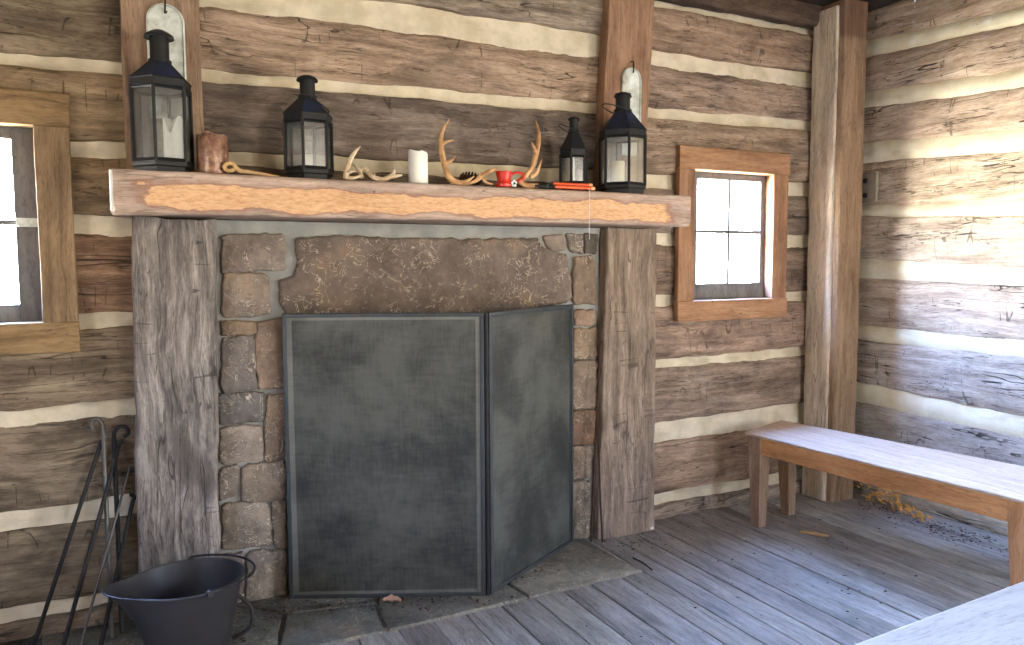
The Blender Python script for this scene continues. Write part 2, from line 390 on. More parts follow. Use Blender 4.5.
def chain(pts, n=5):
    """smooth Catmull-Rom through points"""
    P = [Vector(p) for p in pts]; P = [P[0] * 2 - P[1]] + P + [P[-1] * 2 - P[-2]]; out = []
    for i in range(1, len(P) - 2):
        for k in range(n):
            t = k / n; a, b, c, d = P[i - 1:i + 3]
            out.append(.5 * ((2 * b) + (c - a) * t + (2 * a - 5 * b + 4 * c - d) * t * t + (3 * b - a - 3 * c + d) * t ** 3))
    out.append(P[-2]); return out
def lerpl(vals, n):
    out = []
    for i in range(n):
        t = i / (n - 1) * (len(vals) - 1); k = min(int(t), len(vals) - 2); out.append(vals[k] + (vals[k + 1] - vals[k]) * (t - k))
    return out

# ------------------------------------------------------------------ log walls
def logwall(name, mk, u0, u1, fine0, fine1, chinks, holes, tones, mlog, mch, ztop, depth_sign_mk, plate=None, bulge_ch=.0, seed=0, rec=.010):
    """chinks: list of (zlo, zhi) as functions of u, ascending; mk(u, d, z): d = how far the surface stands out into the room"""
    us = []; u = u0
    while u < u1:
        us.append(u); u += .014 if fine0 <= u <= fine1 else .06
    us.append(u1)
    zero = lambda u: -.02
    bands = []; lo = zero
    for a, b in chinks:
        bands.append((lo, a)); lo = b
    bands.append((lo, lambda u: ztop))
    mb = MB(); cb = MB()
    def inside(u, z):
        return any(a < u < b and c < z < d for a, b, c, d in holes)
    for bi, (fa, fb_) in enumerate(bands):
        off = ro(); tn = tones[bi % len(tones)]; mb.set(off=off)
        rows = 20; grid = []
        stick = (0.012 * math.sin(bi * 2.3 + seed)) + (plate[1] if plate and bi == len(bands) - 1 else 0)
        for u in us:
            za = fa(u) + (.008 * fb(u, bi, 0, 6, seed + 1) if bi else 0) - .001
            zb = fb_(u) + .008 * fb(u, bi, 5, 6, seed + 2) + .001
            if bi == len(bands) - 1: zb = ztop
            col = []
            tt = tn(u) if callable(tn) else tn
            mb.set(tone=tt)
            for r in range(rows + 1):
                t = r / rows; t = .5 - .5 * math.cos(t * PI) if True else t; t = t * .6 + (r / rows) * .4
                e = abs(2 * t - 1); d = .022 * (1 - e ** 5) + stick - (.05 if e > .985 else 0.)
                z = za + (zb - za) * t
                d += .007 * fb(u * 1.2, z * 3, bi * 5, 3.2, seed + 4) + .0028 * fb(u, z * 1.5, bi, 22, seed + 6, 2)
                c = math.floor(u * 8 + 3 * nz(z, bi, 0, 3, seed)); d -= .002 * ((c * 7919) % 5) / 5
                col.append(mb.V(mk(u, d, z)))
            grid.append(col)
        for i in range(len(us) - 1):
            for r in range(rows):
                zc = (mb.v[grid[i][r]][2] + mb.v[grid[i + 1][r + 1]][2]) / 2
                if not inside((us[i] + us[i + 1]) / 2, zc): mb.F((grid[i][r], grid[i + 1][r], grid[i + 1][r + 1], grid[i][r + 1]))
    for ci, (fa, fb_) in enumerate(chinks):
        rows = 10; grid = []
        for u in us:
            za = fa(u) - .015; zb = fb_(u) + .015; col = []
            for r in range(rows + 1):
                t = r / rows; z = za + (zb - za) * t
                d = -rec + bulge_ch * (1 - (2 * t - 1) ** 2) - .012 * (t - .5) + .005 * fb(u, z, ci, 5, seed + 9) + .0015 * fb(u, z, ci, 30, seed, 2)
                col.append(cb.V(mk(u, d, z)))
            grid.append(col)
        for i in range(len(us) - 1):
            for r in range(rows):
                zc = (cb.v[grid[i][r]][2] + cb.v[grid[i + 1][r + 1]][2]) / 2
                if not inside((us[i] + us[i + 1]) / 2, zc): cb.F((grid[i][r], grid[i + 1][r], grid[i + 1][r + 1], grid[i][r + 1]))
    return mb, cb

def wav(z0, z1, ua, ub, amp=.006, seed=0.):
    """edge height running from z0 at ua to z1 at ub with a little wander"""
    return lambda u: z0 + (z1 - z0) * max(-1., min(2., (u - ua) / (ub - ua))) + amp * fb(u, seed, 0, 1.6, seed)
XR = 3.92
bk = [((.075, .075), (.125, .135)), ((.428, .430), (.487, .545)), ((.822, .846), (.875, .888)), ((1.170, 1.180), (1.220, 1.228)),
      ((1.530, 1.505), (1.588, 1.563)), ((1.818, 1.800), (1.868, 1.880)), ((2.125, 2.190), (2.165, 2.245)), ((2.435, 2.452), (2.500, 2.526)), ((2.735, 2.742), (2.765, 2.767))]
chinks_b = []
for i, ((a0, a1), (b0, b1)) in enumerate(bk):
    chinks_b.append((wav(a0, a1, -.4, 3.6, .006, i + .3), wav(b0, b1, -.4, 3.6, .008, i + 5.7)))
# the chink above the mantel swells between the two wall posts
def swell(f, k): return lambda u: f(u) + k * max(0, math.sin(PI * min(1, max(0, (u - .3) / 2.2)))) ** .6
chinks_b[7] = (chinks_b[7][0], swell(chinks_b[7][1], .045))
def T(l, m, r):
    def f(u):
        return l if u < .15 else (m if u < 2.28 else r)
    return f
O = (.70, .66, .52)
tones_b = [T((.55, .52, .44), (1, 1, 1), (.92, .9, .86)), T((.62, .60, .50), (1, 1, 1), (.98, .86, .76)), T((.66, .64, .54), (1, 1, 1), (.88, .82, .78)),  # lowest left logs toned down for the shade there as well as dirt
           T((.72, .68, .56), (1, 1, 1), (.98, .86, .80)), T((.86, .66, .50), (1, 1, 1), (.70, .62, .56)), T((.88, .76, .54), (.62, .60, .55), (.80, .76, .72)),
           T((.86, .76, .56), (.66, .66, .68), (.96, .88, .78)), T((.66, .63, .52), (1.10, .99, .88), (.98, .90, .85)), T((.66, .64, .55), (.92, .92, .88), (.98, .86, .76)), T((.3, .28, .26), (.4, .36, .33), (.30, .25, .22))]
WIN_R = (2.715, 3.325, 1.19, 1.93)
WIN_L = (-.93, -.30, 1.19, 1.93)
FIRE = (.45, 1.95, -.1, 1.30)
def mk_b(u, d, z): return (u, 3.285 - d, z)
mb, cb = logwall('wall_back', mk_b, -1.7, 4.0, -.6, 3.95, chinks_b, [WIN_R, WIN_L, FIRE], tones_b, None, None, 2.9, None, plate=(9, .07), seed=1)
# wall core behind the log faces, left open at windows and firebox
mb.set(tone=.4, off=(0, 0, 0))
for x0, x1, z0, z1 in ((-1.8, -.93, 0, 2.9), (-.93, -.30, 0, 1.19), (-.93, -.30, 1.93, 2.9), (-.30, .45, 0, 2.9), (.45, 1.95, 1.30, 2.9), (1.95, 2.715, 0, 2.9), (2.715, 3.325, 0, 1.19), (2.715, 3.325, 1.93, 2.9), (3.325, 4.05, 0, 2.9)):
    mb.box(x0, x1, 3.335, 3.40, z0 - .02, z1)
wb = tag(mb.build('wall_back', LOG_X), kind='structure')
cb.build('chinking', CHINK, wb)

rk = [((.18, .16), (.27, .22)), ((.555, .53), (.665, .63)), ((.948, .933), (1.014, 1.008)), ((1.323, 1.299), (1.425, 1.377)), ((1.682, 1.632), (1.736, 1.691)),
      ((2.013, 1.959), (2.114, 2.046)), ((2.329, 2.259), (2.416, 2.336)), ((2.615, 2.567), (2.708, 2.63))]
chinks_r = [(wav(a0, a1, -3.13, -2.2, .006, i + 20), wav(b0, b1, -3.13, -2.2, .006, i + 31)) for i, ((a0, a1), (b0, b1)) in enumerate(rk)]
tones_r = [(.98, .96, .86), (.86, .88, .92), (.98, .99, 1.02), (1.05, .98, .93), (1.1, 1.06, 1.0), (1.14, 1.08, .98), (1.06, .96, .88), (.98, .88, .78), (.86, .76, .66)]
DOOR_R = (-.5, .75, -.1, 2.0)   # u = -y : doorway of the right wall, beside the camera
def mk_r(u, d, z): return (XR + .02 - d, -u, z)
mb, cb = logwall('wall_right', mk_r, -3.32, 2.6, -3.3, -1.9, chinks_r, [DOOR_R], tones_r, None, None, 2.9, None, bulge_ch=.022, seed=5, rec=.006)
mb.set(tone=.4, off=(0, 0, 0))
for a, b, z0, z1 in ((-3.32, -.5, 0, 2.9), (-.5, .75, 2.0, 2.9), (.75, 2.6, 0, 2.9)): mb.box(XR + .07, XR + .13, -b, -a, z0 - .02, z1)
wr = tag(mb.build('wall_right', LOG_Y), kind='structure')
cb.build('chinking', CHINK_R, wr)

# rest of the cabin, behind the camera
mb = MB().set(tone=.75, off=(3, 3, 3))
for a, b, z0, z1 in ((-2.6, .9, 0, 2.9), (.9, 1.5, 0, 1.2), (.9, 1.5, 2.0, 2.9), (1.5, 3.4, 0, 2.9)): mb.box(-1.85, -1.7, a, b, z0 - .02, z1)  # unseen left opening, added to light the corner post from this side
tag(mb.build('wall_left', LOG_Y), kind='structure')
mb = MB().set(tone=.75, off=(4, 3, 3))
for x0, x1, z0, z1 in ((-1.85, 1.9, 0, 2.9), (1.9, 3.1, 0, .9), (1.9, 3.1, 2.1, 2.9), (3.1, 4.05, 0, 2.9)): mb.box(x0, x1, -2.75, -2.6, z0 - .02, z1)  # unseen rear opening, added and placed for fill light from the right
tag(mb.build('wall_rear', LOG_X), kind='structure')
mb = MB(); y = -2.75
while y < 3.4:
    mb.set(tone=rnd.uniform(.6, 1.), off=ro()); mb.box(-1.85, 4.05, y, y + .196, 2.88, 2.92); y += .2
ceil = tag(mb.build('ceiling', DARKW, bevel=.003), kind='structure')

# floor boards
edges = [-1.85, -1.66, -1.48, -1.32, -1.15, -.98, -.8, -.63, -.45, -.28, -.12, .05, .22, .38, .54, .70, .857, 1.0, 1.137, 1.30, 1.455, 1.595, 1.738, 1.896, 2.03, 2.152, 2.282, 2.43, 2.58, 2.715, 2.86, 3.01, 3.16, 3.30, 3.46, 3.62, 3.79, 4.0]
mb = MB().set(tone=.12); mb.box(-1.85, 4.05, -2.75, 3.4, -.06, -.022)
for a, b in zip(edges, edges[1:]):
    g = rnd.uniform(.0012, .004); t_ = rnd.uniform(.82, 1.12); mb.set(tone=(t_, t_ * rnd.uniform(.96, 1.0), t_ * rnd.uniform(.9, 1.)), off=ro())
    dz = rnd.uniform(-.0025, .0025)
    mb.beam(1, -2.75, 3.4, (a + g, -.022 + dz), (b - g, 0 + dz), step=.06, rad=.004, amp=.0012, seed=a)
tag(mb.build('floor', FLOOR_W), kind='structure')

# ------------------------------------------------------------------ windows
def window(name, x0, x1, z0, z1, tx, tz, ys, gx0, gx1, gz0, gz1, latch=False, lean=0.):
    """x0..z1 outer limits of the trim boards; g.. limits of the glass"""
    w = thing(name, ((x0 + x1) / 2, 3.25, z0), None, None, kind='structure')
    tw = .108; hh = .122
    m = MB().set(off=ro()); m.beam(0, x0, x1, (3.222, z1 - hh), (3.262, z1), rad=.005, amp=.0022, seed=x0); m.build('window_frame', tx, w)
    m = MB().set(off=ro(), tone=1.06); m.beam(0, x0 - .004, x1 - .004, (3.218, z0), (3.262, z0 + .112), rad=.005, amp=.0022, seed=x0 + 2); m.build('window_sill', tx, w)
    for a, b in ((x0, x0 + tw), (x1 - tw - .01, x1 - .004)):
        m = MB().set(off=ro()); m.beam(2, z0 + .113, z1 - hh - .001, (a, 3.225), (b, 3.262), rad=.005, amp=.002, seed=a); m.build('window_frame', tz, w)
    # jamb lining and stop beads
    m = MB().set(off=ro(), tone=.8)
    m.box(x0 + .06, x0 + tw + .008, 3.262, 3.40, z0 + .10, z1 - .10); m.box(x1 - tw - .004, x1 - .06, 3.262, 3.40, z0 + .10, z1 - .10)
    m.box(x0 + .06, x1 - .06, 3.262, 3.40, z1 - hh - .0, z1 - .09); m.box(x0 + .06, x1 - .06, 3.262, 3.40, z0 + .09, z0 + .113)
    m.build('jamb', tz, w, bevel=.002)
    s0, s1, t0, t1 = x0 + tw + .008, x1 - tw - .004, z0 + .114, z1 - hh - .001
    m = MB().set(off=ro())
    m.box(s0, gx0, ys, ys + .035, t0, t1); m.box(gx1, s1, ys, ys + .035, t0, t1)
    m.box(gx0, gx1, ys, ys + .035, t0, gz0); m.box(gx0, gx1, ys, ys + .035, gz1, t1)
    cx = (gx0 + gx1) / 2; cz = (gz0 + gz1) / 2
    m.box(cx - .009, cx + .009, ys + .004, ys + .03, gz0, gz1); m.box(gx0, cx - .009, ys + .004, ys + .03, cz - .009, cz + .009); m.box(cx + .009, gx1, ys + .004, ys + .03, cz - .009, cz + .009)
    sh = m.build('sash', SASH, w, bevel=.002)
    for a, b in ((gx0, cx - .009), (cx + .009, gx1)):
        for c, d in ((gz0, cz - .009), (cz + .009, gz1)):
            m = MB(); m.box(a - .003, b + .003, ys + .016, ys + .019, c - .003, d + .003); m.build('pane', GLASS, sh, smooth=False)
    if latch:
        m = MB(); m.box(gx1 + .004, gx1 + .075, ys - .010, ys, cz - .016, cz + .016); m.lathe([(.006, 0), (.006, .008)], (0, 0, 0), 12, M=Matrix.Translation((gx1 + .055, ys - .018, cz)) @ Matrix.Rotation(-PI / 2, 4, 'X'))
        m.build('latch', TIN, w, bevel=.003)
    return w
window('window_1', 2.612, 3.412, 1.088, 2.030, TRIM_X, TRIM_Z, 3.30, 2.800, 3.268, 1.290, 1.872)
window('window_2', -1.02, -.190, 1.085, 2.030, OLDT_X, OLDT_Z, 3.30, -.90, -.385, 1.262, 1.866, latch=True)

# ------------------------------------------------------------------ fireplace
fp = thing('fireplace', (1.2, 3.2, 0), 'stone fireplace with one huge lintel stone and a sooty opening behind the metal screen', 'fireplace')
YS = 3.205
m = MB().set(off=ro())
def mortar_plate(x0, x1, z0, z1):
    nx = max(2, int((x1 - x0) / .02)); nz_ = max(2, int((z1 - z0) / .02)); g = []
    for i in range(nx + 1):
        col = []
        for k in range(nz_ + 1):
            x = x0 + (x1 - x0) * i / nx; z = z0 + (z1 - z0) * k / nz_
            edge = 0
            col.append(m.V((x, YS + .014 + .006 * fb(x, z, 0, 7, 3) - max(0, (z - 1.515)) * .25, z)))
        g.append(col)
    for i in range(nx):
        for k in range(nz_): m.F((g[i][k], g[i + 1][k], g[i + 1][k + 1], g[i][k + 1]))
    m.box(x0, x1, YS + .03, 3.27, z0, z1)
mortar_plate(.272, .56, 0, 1.19); mortar_plate(1.935, 2.10, 0, 1.19); mortar_plate(.272, 2.10, 1.19, 1.582)
m.build('mortar', MORTAR, fp)
m = MB(); m.box(.45, .56, 3.27, 3.9, 0, 1.25); m.box(1.935, 2.05, 3.27, 3.9, 0, 1.25); m.box(.45, 2.05, 3.85, 3.95, 0, 1.25); m.box(.45, 2.05, 3.27, 3.95, 1.19, 1.26); m.box(.45, 2.05, 3.37, 3.95, -.05, .0)
m.build('firebox', SOOT, fp)
def stone(pts, mat, tone, name='stone', prot=.0, jit=.009, bev=.008, seed=0):
    P = [PY(x, y, YS) for x, y in pts]; P = [(p.x, p.z) for p in P]
    gx = sum(p[0] for p in P) / len(P); gz = sum(p[1] for p in P) / len(P)
    if name == 'stone': P = [(x + .008 * (1 if x > gx else -1), z + .008 * (1 if z > gz else -1)) for x, z in P]
    for _ in range(2 if name == 'stone' else 1):
        q = []
        for i in range(len(P)):
            a = P[i]; b = P[(i + 1) % len(P)]
            q += [(a[0] * .92 + b[0] * .08, a[1] * .92 + b[1] * .08), (a[0] * .08 + b[0] * .92, a[1] * .08 + b[1] * .92)]
        P = q
    q = []
    for i in range(len(P)):
        a = P[i]; b = P[(i + 1) % len(P)]; L = math.dist(a, b); n = max(1, int(L / .012))
        for k in range(n):
            t = k / n; x = a[0] + (b[0] - a[0]) * t; z = a[1] + (b[1] - a[1]) * t
            q.append((x + jit * fb(x, z, 1, 26, seed), z + jit * fb(x, z, 7, 26, seed)))
    n = len(q); rs = []
    def inset(d):
        out = []
        for i in range(n):
            a, b = q[i - 2], q[(i + 2) % n]; tx, tz = b[0] - a[0], b[1] - a[1]; l = math.hypot(tx, tz) or 1
            out.append((q[i][0] - tz / l * d * sg, q[i][1] + tx / l * d * sg))
        return out
    area = sum(q[i][0] * q[(i + 1) % n][1] - q[(i + 1) % n][0] * q[i][1] for i in range(n)); sg = 1 if area > 0 else -1
    for d, y in ((0, YS + .05), (0, YS + .004 - prot), (bev * .35, YS - .004 - prot), (bev, YS - .008 - prot)):
        rs.append([(a, y + .003 * fb(a, b, 3, 12, seed), b) for a, b in inset(d)])
    mm = MB().set(tone=tone, off=ro()); mm.rings(rs); return mm.build(name, mat, fp, angle=60)
k = 0
for pts, tn in [
    ([(223, 236), (284, 235), (285, 268), (252, 270), (223, 272)], (.82, .80, .80)),
    ([(223, 275), (266, 275), (269, 311), (258, 315), (223, 316)], (1.0, .95, .9)),
    ([(223, 323), (255, 323), (256, 333), (223, 335)], (.95, .8, .66)),
    ([(223, 339), (252, 337), (256, 387), (223, 392)], (.72, .74, .80)),
    ([(259, 323), (286, 319), (287, 386), (261, 388), (256, 350)], (1.08, .92, .8)),
    ([(221, 395), (263, 394), (261, 420), (221, 423)], (.66, .72, .80)),
    ([(268, 396), (287, 395), (287, 456), (267, 460)], (.92, .8, .68)),
    ([(221, 428), (261, 427), (262, 459), (221, 464)], (1.12, 1.1, 1.1)),
    ([(221, 470), (239, 467), (235, 494), (221, 499)], (.8, .8, .82)),
    ([(245, 466), (285, 462), (285, 498), (242, 501)], (1.12, 1.06, .94)),
    ([(223, 505), (268, 503), (272, 543), (223, 551)], (.96, .94, .88)),
    ([(273, 502), (285, 501), (285, 546), (276, 547)], (.9, .84, .72)),
    ([(249, 553), (285, 550), (285, 600), (247, 602)], (.96, .95, .88)),
    ([(221, 556), (243, 554), (242, 602), (221, 604)], (.6, .6, .62)),
    ([(543, 237), (561, 235), (566, 248), (553, 251)], (.9, .86, .82)),
    ([(567, 235), (583, 235), (582, 253), (571, 250)], (.74, .74, .74)),
    ([(586, 235), (597, 235), (595, 252), (586, 253)], (.42, .42, .42)),
    ([(575, 258), (593, 256), (595, 302), (574, 304)], (1.0, .88, .76)),
    ([(575, 311), (594, 311), (594, 324), (575, 325)], (1.1, .9, .76)),
    ([(574, 330), (596, 329), (596, 356), (574, 359)], (1.05, .9, .74)),
    ([(573, 363), (596, 361), (596, 406), (573, 409)], (1.05, .94, .8)),
    ([(572, 413), (596, 410), (594, 443), (572, 444)], (.8, .58, .44)),
    ([(571, 448), (594, 446), (590, 476), (571, 479)], (1.05, .95, .82)),
    ([(570, 483), (591, 482), (589, 536), (569, 539)], (.98, .95, .84))]:
    stone(pts, STONE, tn, seed=k * 3.1); k += 1
stone([(296, 238), (340, 236), (400, 238), (480, 239), (536, 238), (545, 249), (568, 255), (572, 300), (490, 322), (288, 322), (280, 298), (279, 280), (294, 277), (298, 258)], LINTEL, (1., .98, .95), 'lintel', prot=.006, seed=55, bev=.016)

# hearth slabs in the floor
m = MB().set(tone=.8, off=ro()); m.box(-1.2, 2.0, 2.74, 3.40, -.02, .003)
h = tag(m.build('hearth', SLAB), 'cracked flat stone hearth on the floor before the fireplace', 'hearth')
def slab(poly, tone):
    m = MB().set(tone=tone, off=ro()); n = len(poly); q = []
    for i in range(n):
        a, b = poly[i], poly[(i + 1) % n]; s = max(1, int(math.dist(a, b) / .03))
        for k in range(s):
            t = k / s; x = a[0] + (b[0] - a[0]) * t; y = a[1] + (b[1] - a[1]) * t
            q.append((x + .007 * fb(x, y, 0, 9, tone[0] * 9), y + .007 * fb(x, y, 4, 9, tone[0] * 9)))
    cx = sum(p[0] for p in q) / len(q); cy = sum(p[1] for p in q) / len(q)
    def sh(d, z): return [(x + (cx - x) * d, y + (cy - y) * d, z + .0012 * fb(x, y, 0, 8)) for x, y in q]
    m.rings([sh(0, -.015), sh(0, .007), sh(.012, .012)]); return m.build('slab', SLAB, h, angle=60)
slab([(-1.2, 2.72), (-.35, 2.71), (-.38, 3.28), (-1.2, 3.28)], (.6, .6, .55))
slab([(-.34, 2.71), (.40, 2.705), (.46, 2.98), (.26, 3.2), (-.36, 3.28)], (.85, .9, .84))
slab([(.415, 2.705), (.80, 2.705), (.83, 2.93), (.49, 3.0)], (.98, 1.02, .98))
slab([(.50, 3.02), (.84, 2.95), (.98, 3.26), (.30, 3.26), (.32, 3.19)], (.72, .72, .70))
slab([(.815, 2.705), (1.42, 2.71), (1.38, 3.0), (1.0, 3.26), (.85, 2.94)], (1.05, 1.02, .92))
slab([(1.435, 2.71), (2.02, 2.72), (1.98, 2.92), (1.92, 3.27), (1.02, 3.27), (1.40, 3.01)], (1.1, 1.04, .92))

# wooden uprights each side, hewn
def colL(a, u, w):
    t = a / 1.585; return u - .035 * (1 - t) + .006 * fb(a, 0, 0, 2.4, 3), w
m = MB().set(off=ro()); m.beam(2, 0, 1.582, (.0, 3.125), (.292, 3.255), step=.018, rad=.016, amp=.007, seed=4, shape=colL, freq=4.5)
tag(m.build('fireplace_upright', COL_Z), 'grey hewn timber upright under the left end of the mantel beam, behind the bucket', 'post')
def colR(a, u, w):
    t = a / 1.585
    if u < 2.27: u -= .058 * (1 - t) - .008 * fb(a, 1, 0, 3, 8)
    if u < 2.16 and w < 3.2: w += .012
    return u, w
m = MB().set(off=ro(), tone=(1., .98, .95)); m.beam(2, 0, 1.582, (2.115, 3.142), (2.408, 3.255), step=.018, rad=.012, amp=.006, seed=14, shape=colR, freq=4.5)
tag(m.build('fireplace_upright', COL_Z2), 'brown hewn timber upright under the right end of the mantel beam', 'post')

# mantel
mt = thing('mantel_beam', (1.2, 3.1, 1.585), 'long hewn mantel beam with a raw orange patch along its front', 'mantel')
def mshape(a, u, w):
    if w < 1.6 and u < 3.0: u += .006
    return u, w
m = MB().set(off=ro()); m.beam(0, -.055, 2.462, (2.952, 1.586), (3.27, 1.736), step=.018, rad=.013, amp=.0045, seed=21, shape=mshape, freq=4.)
m.build('beam', MANTEL, mt)
m = MB(); m.beam(2, 1.594, 1.732, (-.066, 2.953), (-.050, 3.24), step=.02, rad=.007, amp=.0015, seed=9)  # white plate stands in for window light catching the beam's end edge
tag(m.build('end_highlight', HILITE_PEBBLE, mt), 'white light-highlight strip on the end of the mantel beam')

# wall posts above the mantel
def lean(dx, z0, z1): return lambda a, u, w: (u + dx * (a - z1) / (z1 - z0), w)
m = MB().set(off=ro()); m.beam(2, 1.735, 2.86, (-.012, 3.20), (.262, 3.272), step=.025, rad=.006, amp=.003, seed=31)
tag(m.build('wall_post', POST_Z), 'flat brown wall post behind the tall black lantern at the mantel left end', 'post')
m = MB().set(off=ro(), tone=(1.05, .93, .86)); m.beam(2, 1.735, 2.86, (2.145, 3.20), (2.42, 3.272), step=.025, rad=.006, amp=.004, seed=33, shape=lean(.06, 1.735, 2.7))
tag(m.build('wall_post', POST_Z), 'flat reddish brown wall post behind the lantern at the mantel right end', 'post')

# corner post
cpz = thing('corner_post', (3.68, 3.1, 0), 'tall square corner post with a pale face coloured as daylit, behind the bench', 'post')
m = MB().set(off=ro()); m.beam(2, 0, 2.845, (3.585, 3.07), (3.66, 3.24), step=.03, rad=.008, amp=.005, seed=41)
m.build('lit_face_board', POST_LIT, cpz)
m = MB().set(off=ro()); m.beam(2, 0, 2.875, (3.602, 3.03), (3.79, 3.20), step=.03, rad=.010, amp=.004, seed=43)
m.build('post_timber', POST_D, cpz)

# metal plate on the right wall, beside the post
pb = thing('wall_plate', (XR - .02, 3.1, 1.74), 'small grey plate with two dark bolts on the right wall beside the corner post', 'plate')
m = MB().set(off=ro()); m.box(XR - .034, XR - .008, 3.02, 3.14, 1.76, 1.93); m.build('plate', PLT, pb, bevel=.003)
for z_ in (1.80, 1.885):
    m = MB(); m.lathe([(.014, 0), (.014, .008), (.006, .014)], (0, 0, 0), 12, M=Matrix.Translation((XR - .034, 3.09, z_)) @ Matrix.Rotation(-PI / 2, 4, 'Y')); m.build('bolt', IRON, pb)

# ------------------------------------------------------------------ fire screen
fs = thing('fire_screen', (1.27, 2.81, .012), 'folding two-panel metal fire screen standing before the fireplace', 'fire screen')
def panel(a, b, h, band_left):
    a = Vector((a[0], a[1], 0)); b = Vector((b[0], b[1], 0)); d = (b - a); L = d.length; d.normalize(); nrm = Vector((-d.y, d.x, 0))
    M = Matrix(((d.x, nrm.x, 0, a.x), (d.y, nrm.y, 0, a.y), (0, 0, 1, .013), (0, 0, 0, 1)))
    def blk(name, mat, *bx, bev=.002):
        m = MB()
        for q in bx: m.box(*q, M=M)
        return m.build(name, mat, p, bevel=bev)
    m = MB().set(off=ro()); m.box(.008, L - .008, -.002, .002, .008, h - .008, M=M); p = m.build('screen_panel', MESH_, fs, smooth=False)
    w = .016
    blk('panel_frame', SCRF, (0, w, -.009, .009, 0, h), (L - w, L, -.009, .009, 0, h), (w, L - w, -.009, .009, 0, w), (w, L - w, -.009, .009, h - w, h))
    if band_left: blk('inner_band', BAND, (w, w + .022, -.0045, -.002, w, h - w), (w + .022, L - w - .02, -.0045, -.002, h - w - .012, h - w), (L - w - .018, L - w, -.0045, -.002, w, h - w), (w + .022, L - w - .02, -.0045, -.002, w, w + .012), bev=0)
    else: blk('inner_band', SCRF, (w, w + .012, -.0045, -.002, w, h - w), (w + .012, L - w - .012, -.0045, -.002, h - w - .01, h - w), (L - w - .012, L - w, -.0045, -.002, w, h - w), bev=0)
panel((.530, 3.150), (1.272, 2.806), 1.193, True)
panel((1.290, 2.806), (1.915, 3.170), 1.193, False)
m = MB(); m.lathe([(.0095, .013), (.0095, 1.203)], (1.281, 2.803, 0), 12); m.build('hinge_rod', IRON, fs)

